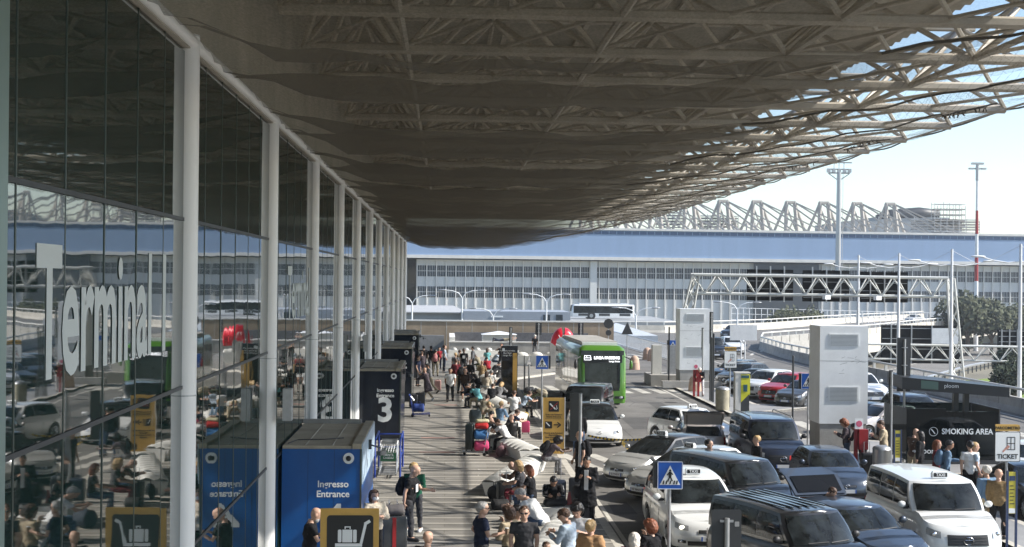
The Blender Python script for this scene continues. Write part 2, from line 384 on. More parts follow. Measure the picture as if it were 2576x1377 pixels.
t = thing('concrete_post', 'grey slanted concrete end post beside the red inflatable', 'post', (8.3, 105.5, 0))
MB().loft([[(-.3, -.25, 0), (.3, -.25, 0), (.3, .25, 0), (-.3, .25, 0)], [(-.28, -.25, 1.9), (.28, -.25, 1.5), (.28, .25, 1.5), (-.28, .25, 1.9)]]).build('post', concg, t)
# red inflatable arch
t = thing('inflatable_arch', 'big glossy red inflatable arch behind the green bus', 'inflatable', (9.35, 112, 0))
t.scale = (.52, .52, .68)
redv = mat('red_vinyl', (.75, .015, .04), .35, spec=.4)
pts = []; rs = []
for k in range(15):
    a = R(195-k*14); pts.append((.5+1.35*cos(a), 0, 1.6+1.55*sin(a))); rs.append(.5+.5*sin(pi*k/14))
pts = [(-.95, 0, 0)]+pts; rs = [.42]+rs
MB().tube(pts, rs, 16).build('tube', redv, t, 180)
MB().tube([(-.3, -1.02, 3.2), (.35, -1.05, 2.3)], .06, 6).build('strap', white, t); MB().tube([(1.9, -1.0, 2.9), (1.3, -1.05, 2.2)], .06, 6).build('strap', darkm, t)
# ================= CANOPY =================
steelb = mat('weathered_canopy_steel', (.56, .51, .43), .6, var=.25, vs=1.0)
cz, ct = 12.0, 14.0
YR = [5+4.5*k for k in range(26)]; XB = [17-4.5*j for j in range(5)]+[-3.4]; XT = [14.75-4.5*j for j in range(4)]+[-2.4]
can = thing('canopy_roof', 'huge steel space frame canopy roof over the forecourt with netting below', 'canopy', (0, 0, 0))
def tb(mb, a, b, r=.09): mb.tube([a, b], r, 6, False)
for i, y in enumerate(YR):
    mb = MB(); tb(mb, (XB[0], y, cz), (XB[-1], y, cz), .13)
    if i < len(YR)-1: tb(mb, (XT[0]+.4, y+2.25, ct), (XT[-1], y+2.25, ct), .08)
    for xt in XT:
        for xb in XB:
            if abs(xt-xb) < 2.6:
                if i < len(YR)-1: tb(mb, (xb, y, cz), (xt, y+2.25, ct), .075)
                if i > 0: tb(mb, (xb, y, cz), (xt, y-2.25, ct), .075)
    mb.build('cross_truss', steelb, can)
for x in XB[:-1]:
    mb = MB(); tb(mb, (x, YR[0], cz), (x, YR[-1], cz), .08 if x < 16 else .035); mb.build('long_chord', steelb, can)
for x in XT:
    mb = MB(); tb(mb, (x, YR[0], ct), (x, YR[-1]-2, ct), .07); mb.build('long_chord', steelb, can)
mb = MB()                                                   # secondary slender grid
for i, y in enumerate(YR[:-1]):
    for k in range(9):
        x = 16.9-k*2.25; tb(mb, (x, y, cz+.05), (x-2.25, y+4.5, cz+.05), .05)
mb.build('bracing', steelb, can)
deckm = mat('corrugated_roof_deck', (.42, .39, .33), .7, var=.3, vs=.6)
mb = MB()
prof = []
n = 0; xx = -4.0
vs = []; fs = []
while n < 340:
    y = 3+n*.36
    if y > 119: break
    z = ct+.15+(.09 if n % 2 else 0)
    vs += [(-4.2, y, z), (14.0, y, z)]; n += 1
for k in range(n-1): fs.append((2*k, 2*k+1, 2*k+3, 2*k+2))
mb.add(vs, fs); mb.build('roof_deck', deckm, can)
mb = MB()
for k in range(8): mb.bb(-3+k*2.3, -2.85+k*2.3, 4, 118, ct+.0, ct+.1)
mb.build('purlins', steelb, can)
# hanging safety net
ZP = [(-3.75, 9.95), (-2, 9.80), (0, 9.70), (4, 9.72), (8, 10.25), (12.3, 11.05), (15, 11.6), (17.1, 12.0)]
def zprof(x):
    for (a, b), (c, d) in zip(ZP, ZP[1:]):
        if x <= c:
            return b+(d-b)*(x-a)/(c-a)
    return ZP[-1][1]
def znet(x, y):
    ph = (y-14.2)/4.5; f = ph-math.floor(ph)
    e = max(0, min(1, (17.1-x)/6))*min(1, (x+3.75)/1.5)
    big = ((y-14.2)/9) % 1
    sag = .42*4*f*(1-f)*(.45+.55*e)+.35*4*big*(1-big)*e
    return zprof(x)-sag*(.35+.65*e)+.04*sin(3.1*x+y)+.25*e+.03*sin(7*y+2*x)
def netmat():
    m = bpy.data.materials.new('safety_net_mesh'); m.use_nodes = True; L = m.node_tree.links; N = m.node_tree.nodes
    b = N['Principled BSDF']; out = N['Material Output']
    tc = nd(m, 'ShaderNodeTexCoord'); sp = nd(m, 'ShaderNodeSeparateXYZ'); L.new(tc.outputs['Object'], sp.inputs[0])
    mr = nd(m, 'ShaderNodeMapRange'); mr.inputs[1].default_value = -4; mr.inputs[2].default_value = 17.2; L.new(sp.outputs[0], mr.inputs[0])
    n = nd(m, 'ShaderNodeTexNoise'); n.inputs['Scale'].default_value = .35; n.inputs['Detail'].default_value = 5
    mp = nd(m, 'ShaderNodeMapping'); mp.inputs['Scale'].default_value = (.35, 1.6, 1); L.new(tc.outputs['Object'], mp.inputs[0]); L.new(mp.outputs[0], n.inputs[0])
    ad = nd(m, 'ShaderNodeMath', operation='MULTIPLY_ADD'); ad.inputs[1].default_value = .05; L.new(n.outputs[0], ad.inputs[0]); L.new(mr.outputs[0], ad.inputs[2])
    sb = nd(m, 'ShaderNodeMath', operation='SUBTRACT'); sb.inputs[1].default_value = .025; L.new(ad.outputs[0], sb.inputs[0])
    r = nd(m, 'ShaderNodeValToRGB'); e = r.color_ramp.elements
    e[0].position = 0; e[0].color = (.54,)*3+(1,); e[1].position = 1; e[1].color = (.18,)*3+(1,)
    for p, c in ((.36, .44), (.48, .22), (.58, .07), (.90, .01), (.905, .18)): q = e.new(p); q.color = (c, c, c, 1)
    L.new(sb.outputs[0], r.inputs[0])
    n2 = nd(m, 'ShaderNodeTexNoise'); n2.inputs['Scale'].default_value = 28; n2.inputs['Detail'].default_value = 2; L.new(tc.outputs['Object'], n2.inputs[0])
    m2 = nd(m, 'ShaderNodeMapRange'); m2.inputs[1].default_value = .3; m2.inputs[2].default_value = .7; m2.inputs[3].default_value = .82; m2.inputs[4].default_value = 1.14; L.new(n2.outputs[0], m2.inputs[0])
    mu = nd(m, 'ShaderNodeMath', operation='MULTIPLY', use_clamp=True); L.new(r.outputs[0], mu.inputs[0]); L.new(m2.outputs[0], mu.inputs[1])
    wv = nd(m, 'ShaderNodeTexWave', bands_direction='X'); wv.inputs['Scale'].default_value = 1.5; wv.inputs['Distortion'].default_value = 1.6; wv.inputs['Detail'].default_value = 1; wv.inputs['Detail Scale'].default_value = 5
    L.new(tc.outputs['Object'], wv.inputs[0])
    th = nd(m, 'ShaderNodeMath', operation='GREATER_THAN'); th.inputs[1].default_value = .955; L.new(wv.outputs['Fac'], th.inputs[0])
    mx = nd(m, 'ShaderNodeMix', data_type='RGBA'); mx.inputs['A'].default_value = (.17, .155, .125, 1); mx.inputs['B'].default_value = (.20, .18, .14, 1)
    L.new(th.outputs[0], mx.inputs['Factor']); L.new(mx.outputs['Result'], b.inputs['Base Color']); b.inputs['Roughness'].default_value = .9; b.inputs['Specular IOR Level'].default_value = .1
    mxa = nd(m, 'ShaderNodeMath', operation='MAXIMUM'); th2 = nd(m, 'ShaderNodeMath', operation='MULTIPLY'); th2.inputs[1].default_value = .22; L.new(th.outputs[0], th2.inputs[0])
    L.new(mu.outputs[0], mxa.inputs[0]); L.new(th2.outputs[0], mxa.inputs[1])
    tr = nd(m, 'ShaderNodeBsdfTransparent'); tl = nd(m, 'ShaderNodeBsdfTranslucent'); tl.inputs[0].default_value = (.20, .18, .15, 1)
    ms0 = nd(m, 'ShaderNodeMixShader'); ms0.inputs[0].default_value = .35; L.new(b.outputs[0], ms0.inputs[1]); L.new(tl.outputs[0], ms0.inputs[2])
    ms = nd(m, 'ShaderNodeMixShader'); L.new(mxa.outputs[0], ms.inputs[0]); L.new(tr.outputs[0], ms.inputs[1]); L.new(ms0.outputs[0], ms.inputs[2]); L.new(ms.outputs[0], out.inputs[0])
    return m
net = thing('safety_net', 'dark sagging safety netting hung under the steel canopy', 'netting', (0, 0, 0))
YN0, YN1 = 5.2, 117.7
MB().grid(lambda a, b: (-3.75+a*20.85, YN0+b*(YN1-YN0), znet(-3.75+a*20.85, YN0+b*(YN1-YN0))), 40, 25*10).build('net', netmat(), net, 180)
rope = mat('dark_rope', (.045, .038, .03), .9)
MB().tube([(17.1, YN0+k*.9, znet(17.1, YN0+k*.9)) for k in range(126)], .028, 5, False).build('edge_rope', rope, net)
MB().tube([(-3.75+k*.52, YN1, znet(-3.75+k*.52, YN1)) for k in range(41)], .06, 5, False).build('edge_rope', rope, net)
for y in YR[3:24:2]:
    mb = MB(); mb.tube([(6+k*.6, y+.2, znet(6+k*.6, y+.2)-.03) for k in range(16)], .022, 4, False)
    for k in range(22):
        x = 13.2+random.random()*1.9; yy = y+.2+(x-14)*.9; z = znet(x, y)-.03; mb.tube([(x, yy, z), (x+random.uniform(-.12, .12), yy+random.uniform(-.1, .1), z-random.uniform(.0, .14))], .02, 3, False)
    mb.tube([(13.2, y-.5, znet(13.2, y)-.02), (15.1, y+1.2, znet(15.1, y)-.02)], .03, 4, False)
    mb.build('lashing_cord', rope, net)
# ================= TERMINAL FACADE =================
GX = -3.65
term = thing('terminal_building', 'glass terminal facade with tall white columns on the left', 'building', (GX, 0, 0))
def glassm():
    m = mat('facade_glass', (.012, .03, .026), .02, 0, spec=.9, ior=2.4); L = m.node_tree.links; b = m.node_tree.nodes['Principled BSDF']
    tc = nd(m, 'ShaderNodeTexCoord'); n = nd(m, 'ShaderNodeTexNoise'); n.inputs['Scale'].default_value = .55; n.inputs['Detail'].default_value = 2.5; L.new(tc.outputs['Object'], n.inputs[0])
    bp = nd(m, 'ShaderNodeBump'); bp.inputs['Strength'].default_value = .3; bp.inputs['Distance'].default_value = .012; L.new(n.outputs[0], bp.inputs['Height']); L.new(bp.outputs[0], b.inputs['Normal']); return m
gl = glassm()
alum = mat('aluminium_frame', (.07, .09, .08), .35, .5)
mull_y = []; y = 1.2
cols = [1.2+9*k for k in range(14)]
ZT = [0, 2.72, 5.08, 7.40, 9.75]
panes = []
for c in cols[:-1]:
    for k in range(6): panes.append((c+k*1.5, c+(k+1)*1.5))
mbr = MB(); cnt = 0
for (a, b) in sorted(panes, key=lambda p: (p[0] < 9, p[0])):
    for q in range(4):
        tilt = random.uniform(-.0022, .0022); tz = random.uniform(-.0018, .0018)
        vs = [(-.01, a+.02, ZT[q]+.03), (-.01+tilt, b-.02, ZT[q]+.03), (-.01+tilt+tz*2, b-.02, ZT[q+1]-.03), (-.01+tz*2, a+.02, ZT[q+1]-.03)]
        vs = [(x+.02, yy, z) for x, yy, z in vs]
        vs = vs+[(x-.05, yy, z) for x, yy, z in vs]
        fs = [(0, 1, 2, 3), (7, 6, 5, 4), (0, 4, 5, 1), (1, 5, 6, 2), (2, 6, 7, 3), (3, 7, 4, 0)]
        if cnt < 99 and a > 9: MB().add(vs, fs).build('glass_pane', gl, term); cnt += 1
        else: mbr.add(vs, fs)
tag(mbr.build('glass_panes', gl, term), kind='stuff')
MB().bb(-.4, -.25, 0, 119, 0, 9.9).build('interior_backing', mat('dark_interior', (.02, .03, .028), .9), term)
for a, b in panes: MB().bb(-.12, .016, a-.016, a+.016, 0, 9.75).build('mullion', alum, term)
for z in ZT[1:4]: MB().bb(-.1, .025, 1.2, 118.2, z-.025, z+.025).build('transom', darkm, term)
MB().tube([(.10, 1, 9.86), (.10, 118.6, 9.86)], .085, 10).build('top_beam', colm, term, 50)
mb = MB(); mb.bb(-.6, .08, 1, 118.6, 9.76, 14.5); mb.build('fascia', deckm, term)
for c in cols[2:]:
    MB().cyl((.012, c, 0), .17, 9.97, 24).build('column', colm, term, 50)
mb = MB()
for c in cols[2:]:
    for z in (4.95,): mb.cyl((.012, c, z), .174, .02, 24)
mb.build('column_joint', steel, term)
for c in cols[3:4]+cols[6:7]:
    b = MB(); b.bb(.34, .52, c-.25, c+.05, 3.7, 4.35); b.bb(-.2, -.02, c-.2, c+.05, 3.7, 4.35); b.build('wall_box', steel, term)
MB().bb(-.02, .10, 10.3, 11.22, 0, 9.75).build('end_frame', mat('green_grey_frame', (.22, .30, .28), .35, .3), term)
text('lettering', 'Terminal 1', 1.72, (.0175, 15.2, 6.2), mat('frosted_white', (.56, .60, .59), .8), term, rot=(pi/2, 0, pi/2), bold=.02, sx=.77, ext=.001)
text('lettering', 'Terminal 1', 1.72, (.0175, 34.5, 6.2), _mats['frosted_white'], term, rot=(pi/2, 0, pi/2), bold=.016, sx=.8, ext=.001)
# small fixtures on the first column
t = thing('outlet_box', 'small beige outlet box fixed low on the nearest white column', 'fixture', (GX+.35, 19.15, 2.1))
MB().bb(-.02, .12, -.12, .12, -.12, .12).build('box', concw, t); MB().tube([(.12, 0, 0), (.25, -.02, .02)], .04, 8).build('nozzle', steel, t)
# ================= ENTRANCE KIOSKS =================
def rot_poly(poly, a, cx=0, cz=0): return [((x-cx)*cos(a)-(z-cz)*sin(a)+cx, (x-cx)*sin(a)+(z-cz)*cos(a)+cz) for x, z in poly]
roofp = mat('dusty_roof_sheet', (.42, .37, .28), .85, var=.3, vs=1.2)
kblue = mat('kiosk_blue_panel', (.003, .085, .31), .3, var=.14, vs=1.3); kdark = mat('kiosk_dark_panel', (.008, .013, .024), .16, spec=.55)
def kiosk(label, y0, y1, h, m, num=None, txt=True, side=None):
    t = thing('entrance_kiosk', label, 'kiosk', (GX, y0, 0), 0, 'entrance kiosks along the facade'); Wd = 1.80; Ld = y1-y0
    MB().bb(.05, Wd, 0, Ld, 0, h-.12).build('body', m, t)
    MB().bb(.06, Wd-.22, .02, Ld-.02, h-.118, h-.05).build('roof', roofp, t)
    MB().bb(Wd-.2, Wd+.004, -.004, Ld+.004, h-.118, h).build('parapet', roofp, t)
    MB().bb(Wd+.002, Wd+.03, 0, Ld, h-.9, h-.02).build('side_fascia', side or m, t)
    c = MB().cyl((Wd-.28, -.05, h-.32), .12, .06, 20, axis='y').build('camera_dome', signw, t, 40); MB().ell((Wd-.28, -.06, h-.32), (.06, .06, .06)).build('lens', black, c, 180)
    b = MB(); b.bb(Wd+.03, Wd+.1, Ld*.45, Ld*.45+.12, h-.4, h-.18); b.tube([(Wd+.1, Ld*.45, h-.3), (Wd+.32, Ld*.42, h-.35)], .02, 6); b.box((Wd+.36, Ld*.35, h-.42), (.1, .34, .1), -.4); b.build('security_camera', darkm, t)
    MB().bb(.02, Wd-.3, Ld-.3, Ld-.1, h-.05, h+.05).build('roof_box', concg, t)
    mb = MB(); mb.tube([(.15, .3, h-.03), (.3, .9, h-.02), (.9, 1.1, h-.03), (1.3, 1.4, h-.03)], .012, 5); mb.build('cable', black, t)
    if txt:
        text('lettering', 'Ingresso', .205, (Wd-.62, -.004, h-.9), signw, t, bold=.02); text('lettering', 'Entrance', .205, (Wd-.62, -.004, h-1.12), signw, t, bold=.02)
        if num: text('number', num, 1.35 if num == '3' else 1.0, (Wd-.62, -.004, h-1.75), signw, t, bold=.03)
    MB().bb(Wd-.03, Wd+.01, -.012, -.001, 0, h-.12).build('corner_trim', alum, t)
    for xx in (.62, 1.2): MB().bb(xx, xx+.006, -.002, .0, 0, h-.12).build('panel_seam', black, t)
    for xx in (.55, 1.15): MB().bb(xx, xx+.012, .1, Ld-.1, h-.05, h-.035).build('roof_seam', conc, t)
    return t
lb = mat('sunlit_blue_sheet', (.42, .55, .68), .3)  # paler blue puts the sun on the kiosk's outer side into the colour
kiosk('bright blue entrance kiosk nearest the camera with white lettering', 30.4, 35.4, 2.95, kblue, '4', side=lb)
kiosk('dark entrance kiosk showing a large white number 3', 56.2, 62, 2.95, kdark, '3')
kiosk('dark entrance kiosk just behind the one numbered 3', 74, 79.8, 2.98, kdark, '2')
kiosk('farthest dark entrance kiosk at the end of the facade', 92, 97.5, 3.0, kdark, None, False)
# trolley pictogram sign
p = at(880, 1280, 2.43)
t = thing('trolley_sign', 'square yellow sign with white baggage trolley symbol in the foreground', 'sign', (p.x, p.y, 0), 0)
MB().bb(-.53, .53, 0, .05, 1.25, 2.43).build('board', signy, t)
MB().prism(rrect(-.41, .43, 1.25, 2.31, .06), -.006, -.001).build('panel', signbk, t)
mb = MB(); mb.prism(bar2(.21, 1.80, .29, 2.16, .05), -.012, -.007); mb.prism(bar2(.27, 2.15, .37, 2.21, .055), -.0122, -.0072); mb.prism([(-.26, 1.74), (.23, 1.74), (.23, 1.80), (-.26, 1.80)], -.0124, -.0074)
mb.prism(circ(-.2, 1.67, .055), -.012, -.007); mb.prism(circ(.14, 1.67, .055), -.012, -.007)
mb.prism(rrect(-.21, -.145, 1.82, 2.05, .02), -.012, -.007); mb.prism([(-.13, 1.82), (.05, 1.82), (.05, 2.05), (-.13, 2.05)], -.012, -.007); mb.prism(rrect(.065, .13, 1.82, 2.05, .02), -.012, -.007)
mb.prism([(-.09, 2.06), (-.07, 2.06), (-.07, 2.09), (.0, 2.09), (.0, 2.06), (.02, 2.06), (.02, 2.11), (-.09, 2.11)], -.012, -.007)
mb.build('trolley_symbol', signw, t)
mb = MB(); mb.cyl((-.3, .06, 0), .03, 2.3, 8); mb.cyl((.3, .06, 0), .03, 2.3, 8); mb.build('post', steel, t)
# pedestrian crossing signs
WALK = [circ(0, .215, .028, 10), bar2(0, .185, -.005, .06, .07), bar2(-.01, .175, -.075, .10, .028), bar2(.0, .175, .07, .115, .028), bar2(-.005, .075, -.06, -.055, .034), bar2(.0, .075, .055, -.045, .034)]
def ped_sign(label, u, v, D, s=.6, boxside=-1, ph=None, ground=0):
    p = atD(u, v, D); zt = p.z; k = s/.6
    t = thing('pedestrian_sign', label, 'sign', (p.x, p.y, ground), 0, 'blue pedestrian crossing signs'); z = zt-s/2-ground
    MB().prism(rrect(-s/2, s/2, z-s/2*1.08, z+s/2*1.08, .03), 0, .03).build('board', signblue, t)
    f = MB(); e = s/2-.012
    for q in (bar2(-e, z-s/2*1.05, e, z-s/2*1.05, .012), bar2(-e, z+s/2*1.05, e, z+s/2*1.05, .012), bar2(-e, z-s/2*1.04, -e, z+s/2*1.04, .012), bar2(e, z-s/2*1.04, e, z+s/2*1.04, .012)): f.prism(q, -.004, -.001)
    f.build('border', signw, t)
    MB().prism([(-.24*k, z-.22*k), (.24*k, z-.22*k), (0, z+.23*k)], -.005, -.001).build('triangle', signw, t)
    g = MB()
    for q in WALK: g.prism([(x*k*.95, zz*k*.95+z-.09*k) for x, zz in q], -.010, -.006)
    for x in (-.16, -.09, .0, .09, .155): g.prism([((x-.02)*k, z-.205*k), ((x+.015)*k, z-.205*k), ((x+.03)*k, z-.12*k), (x*k, z-.12*k)], -.0102, -.0062)
    g.build('walking_figure', signbk, t)
    MB().bb(boxside*s*.5-.07 if boxside < 0 else s*.5-.05, boxside*s*.5+.05 if boxside < 0 else s*.5+.1, .031, .16, z-s*.5, z+s*.52).build('housing', darkm, t)
    MB().cyl((.0, .06, 0), .035, zt-ground-.05, 10).build('pole', steel, t, 50)
    return t
ped_sign('large blue pedestrian crossing sign in the foreground kerb', 1686, 1164, 27.6, .52)
ped_sign('blue pedestrian crossing sign left of the green bus', 1364, 896, 64, .6, 1)
ped_sign('small distant blue pedestrian crossing sign beside the farther white cabinet', 1693, 857, 90, .6)
ped_sign('blue pedestrian crossing sign in front of the grey parked hatchback', 2034, 941, 56, .6, -1, ground=-.12)
# yellow smoke-free totem
p = at(1392, 1143, 0)
t = thing('totem_sign', 'tall yellow smoke free area totem with two pictograms', 'sign', (p.x, p.y, 0), R(-4))
MB().bb(-.41, .41, 0, .06, .02, 2.15).build('board', signy, t); MB().bb(-.44, -.412, -.01, .08, 0, 2.17).build('frame', signw, t); MB().bb(.412, .44, -.01, .08, 0, 2.17).build('frame', signw, t)
mb = MB(); mb.prism(rrect(-.2, .2, 1.62, 2.03, .02), -.006, -.001); mb.prism(rrect(-.33, -.06, .98, 1.25, .02), -.006, -.001); mb.prism(bar2(.0, 1.12, .2, 1.12, .04), -.006, -.001); mb.prism(bar2(.14, 1.22, .27, 1.115, .045), -.0062, -.001); mb.prism(bar2(.14, 1.02, .27, 1.125, .045), -.0064, -.001); mb.prism(bar2(-.33, 1.36, .33, 1.36, .008), -.006, -.001); mb.build('pictogram_panel', signbk, t)
mb = MB(); mb.prism(bar2(-.15, 1.93, .06, 1.72, .05), -.012, -.007); mb.prism(bar2(.08, 1.70, .14, 1.76, .02), -.012, -.007); mb.prism(bar2(.12, 1.76, .1, 1.86, .02), -.0121, -.007); mb.prism(bar2(-.29, 1.21, -.15, 1.07, .04), -.012, -.007); mb.build('cigarette_symbol', signw, t)
MB().prism(bar2(-.13, 1.70, .15, 1.97, .03), -.018, -.013).build('red_bar', redm, t)
text('lettering', 'Area non fumatori\nSmoke free area', .085, (0, -.004, 1.47), signbk, t, bold=.02)
text('lettering', 'Nuova area fumatori\ndisponibile.\nNew smoking area\navailable.', .085, (0, -.004, .68), signbk, t, bold=.02)
# dark timetable totem
p = at(1281, 1003, 0)
t = thing('info_totem', 'tall dark information totem with a yellow strip beside the benches', 'sign', (p.x, p.y, 0), 0)
MB().bb(-.47, .45, 0, .14, 0, 2.95).build('board', kdark, t); MB().bb(.18, .42, -.03, -.002, .3, 2.55).build('side_strip', signy, t); MB().bb(-.42, .42, -.006, -.001, .25, 2.1).build('glass_front', blackgl, t)
text('lettering', 'Fermata navette\nBus Stop\nLargo Bus', .13, (-.12, -.004, 2.55), signw, t, bold=.0)
MB().prism(rrect(-.42, -.28, 2.66, 2.82, .02), -.006, -.001).build('icon', signw, t)
# dark sign back in the foreground
p = atD(1828, 1283, 24.5)
t = thing('traffic_sign', 'dark back of a traffic sign on a steel pole in the foreground', 'sign', (p.x, p.y, -.12))
MB().prism(rrect(-.27, .27, 1.65, p.z+.12, .03), 0, .02).build('board', darkm, t); MB().cyl((0, -.05, 0), .045, p.z-.02, 10).build('pole', steel, t, 50); MB().prism(rrect(.15, .23, p.z-.18, p.z-.09, .01), -.005, -.001).build('sticker', mat('faded_sticker', (.3, .3, .3), .8), t)
mb = MB(); mb.bb(-.12, .12, -.03, -.001, p.z-.1, p.z-.06); mb.build('bracket', steel, t)
def backpanel(label, u, v0, v1, D, wpx, m=darkm, pole=True, ground=0, name='sign_back', cat='sign', grp='dark sign backs and posts'):
    a = atD(u, v0, D); b = atD(u, v1, D); wd = wpx*D/F
    t = thing('traffic_sign', label, cat, (a.x, a.y, ground), 0, grp)
    MB().bb(-wd/2, wd/2, 0, .08, b.z-ground, a.z-ground).build('board', m, t)
    if pole:
        MB().cyl((0, -.05, 0), .045, a.z-ground-.05, 8).build('pole', steel, t, 50)
        mb = MB()
        for k in range(3): mb.bb(-min(.1, wd/3), min(.1, wd/3), -.1, -.002, b.z-ground+(a.z-b.z)*(.15+.33*k), b.z-ground+(a.z-b.z)*(.15+.33*k)+.03)
        mb.build('bracket', steel, t)
    return t
backpanel('large dark double sign back on a pole left of the smoking shelter', 2275, 850, 985, 51, 33)
backpanel('narrow dark sign back on a pole right of the nearer white cabinet', 2242, 932, 1014, 49, 9)
backpanel('dark upright sign back beside the farther white cabinet', 1790, 785, 865, 84, 9)
backpanel('slim dark sign with a green arrow plate before the farther white cabinet', 1768, 825, 880, 80, 5)
backpanel('dark sign board on a pole near the planter wall', 1355, 812, 843, 112, 16)
backpanel('dark sign board on a pole left of the red inflatable', 1461, 812, 843, 116, 14)
backpanel('slim dark sign on a pole above the info totem', 1285, 823, 868, 98, 8)
p = atD(1531, 811, 112); t = thing('round_sign', 'dark octagonal and round sign backs on one pole behind the bus', 'sign', (p.x, p.y, -.12))
MB().prism(circ(0, p.z, .42, 8), 0, .03).build('board', darkm, t); MB().prism(circ(0, p.z-.75, .24, 16), 0, .03).build('board', darkm, t); MB().cyl((0, .05, 0), .04, p.z+.3, 8).build('pole', steel, t)
p = atD(1578, 825, 118); t = thing('triangle_sign', 'dark triangular sign back on a pole behind the bus roof', 'sign', (p.x, p.y, -.12))
MB().prism([(-.5, p.z-.45), (.5, p.z-.45), (0, p.z+.62)], 0, .03).build('board', darkm, t); MB().cyl((0, .05, 0), .04, p.z+.3, 8).build('pole', steel, t)
def ticket(label, u, vt, D, w=.62, h=1.0, vg=None):
    a = atD(u, vt, D); t = thing('parking_meter_sign', label, 'sign', (a.x, a.y, 0), 0, 'parking ticket signs'); z = a.z
    MB().prism([(-w/2, z-.22*h), (w/2, z-.22*h), (w/2, z-.02), (w*.4, z), (-w/2, z)], 0, .03).build('top_plate', signy, t)
    MB().prism(rrect(-w/2-.02, w/2+.02, z-1.22*h, z-.24*h, .04), 0, .03).build('board', signbk, t)
    MB().prism(rrect(-w/2, w/2, z-1.2*h, z-.26*h, .03), -.006, -.001).build('face', signw, t)
    mb = MB(); x0, x1, z0, z1 = -.02*w, .3*w, z-.82*h, z-.42*h
    for q in ((x0, z0, x1, z0), (x0, z1, x1, z1), (x0, z0, x0, z1), (x1, z0, x1, z1), (x0, (z0+z1)/2, x1, (z0+z1)/2), ((x0+x1)/2, z0, (x0+x1)/2, z1)): mb.prism(bar2(*q, .018*w*1.6), -.01, -.007)
    mb.build('machine_symbol', signbk, t)
    mb = MB(); mb.prism(bar2(-.2*w, z-.9*h, .0, z-.72*h, .07*w), -.010, -.007); mb.prism(bar2(-.06*w, z-.8*h, .06*w, z-.7*h, .11*w), -.0102, -.007); mb.build('hand_symbol', mat('drawn_hand', (.5, .25, .2), .6), t)
    text('lettering', 'PARCOMETRO', .098*w/.62, (0, -.004, z-.12*h), signbk, t, bold=.02); text('lettering', 'TICKET', .16*w/.62, (0, -.009, z-1.05*h), signbk, t, bold=.025)
    MB().cyl((0, .06, 0), .035, z-.1, 10).build('pole', steel, t, 50); return t
ticket('near yellow and white parking ticket sign right of the smoking shelter', 2535, 1068, 36.5, .66, .82)
ticket('far yellow and white parking ticket sign above the litter bin', 1838, 873, 72.5, .64, .92)
def infopost(label, u, v0, v1, D):
    a = atD(u, v0, D); t = thing('info_post', label, 'sign', (a.x, a.y, 0), 0, 'blue framed info boards')
    pb = mat('post_blue', (.03, .05, .12), .4)
    mb = MB(); mb.bb(-.14, -.09, 0, .05, 0, a.z+.03); mb.build('post', pb, t); mb = MB(); mb.bb(.09, .14, 0, .05, 0, a.z+.03); mb.build('post', pb, t)
    MB().bb(-.088, .088, .01, .04, a.z-1.05, a.z).build('board', mat('info_yellow', (.55, .47, .06), .5), t)
    MB().bb(-.075, .075, .003, .009, a.z-.22, a.z-.1).build('header', pb, t); mb = MB()
    for k in range(6): mb.bb(-.06, .03+.03*(k % 2), .003, .009, a.z-.36-.09*k, a.z-.34-.09*k)
    mb.build('lines', signbk, t); MB().bb(-.08, .08, .003, .009, a.z-1.04, a.z-.92).build('footer', signw, t)
infopost('blue framed yellow info board at the right edge beside the white van', 2547, 1188, 0, 34.5)
infopost('blue framed yellow info board left of the smoking shelter', 2259, 1084, 0, 46.5)
def cabinet(label, u, vb, w=1.85, h=4.95):
    p = at(u, vb, 0); t = thing('service_cabinet', label, 'cabinet', (p.x, p.y, 0), 0, 'tall white service cabinets')
    cm = mat('white_sheet_metal', (.80, .82, .83), .45, var=.1, vs=1.1)
    MB().bb(-w/2, w/2, 0, 1.5, 0, h*.22).build('base', concg, t); MB().bb(-w/2-.04, w/2+.04, -.04, 1.54, h*.221, h).build('body', cm, t)
    for z0, z1, x0, x1 in ((h*.84, h*.94, -.6, .6), (h*.40, h*.52, -.62, .62)):
        vf = MB().bb(x0, x1, -.06, -.041, z0, z1).build('vent_frame', cm, t); mb = MB(); k = 0
        while z0+.04+k*.05 < z1-.02: mb.box((0, -.068, z0+.04+k*.05), (1.1, .012, .016)); k += 1
        mb.build('louvres', mat('louvre_grey', (.25, .26, .27), .5), vf)
    MB().bb(-w/2-.04, w/2+.04, -.043, -.0405, h*.72, h*.722).build('seam', darkm, t)
    mb = MB()
    for k in range(12):
        x = random.uniform(-.7, .7); z = random.uniform(h*.3, h*.8); mb.prism(bar2(x, z, x+random.uniform(.05, .3), z+random.uniform(-.08, .12), .01), -.042, -.0405)
    mb.build('scuffs', mat('scuff', (.2, .2, .2), .8), t)
    return t
cabinet('farther tall white service cabinet at the head of the traffic island', 1747, 975)
cabinet('nearer tall white service cabinet behind the queue of taxis', 2120, 1136)
t = thing('plinth_ring', 'low stone plinth ring around the farther white cabinet', 'plinth', (at(1747, 975).x, at(1747, 975).y, 0)); MB().bb(-2.1, 2.1, -.5, -.05, 0, .42).build('stone', concg, t)
p = at(1690, 970); t = thing('raised_plinth', 'concrete plinth carrying grey equipment boxes left of the white cabinet', 'plinth', (p.x+.1, p.y+1, -.12)); MB().bb(-1.3, 1.6, 0, 3, 0, .7).build('plinth', concg, t)
t = thing('equipment_boxes', 'pair of grey upright equipment boxes on the raised plinth', 'cabinet', (p.x, p.y+2, .58)); mb = MB(); mb.bb(-.95, -.35, 0, .6, 0, 1.9); mb.build('box', concw, t); mb = MB(); mb.bb(.1, .75, 0, .6, 0, 1.9); mb.build('box', steel, t)
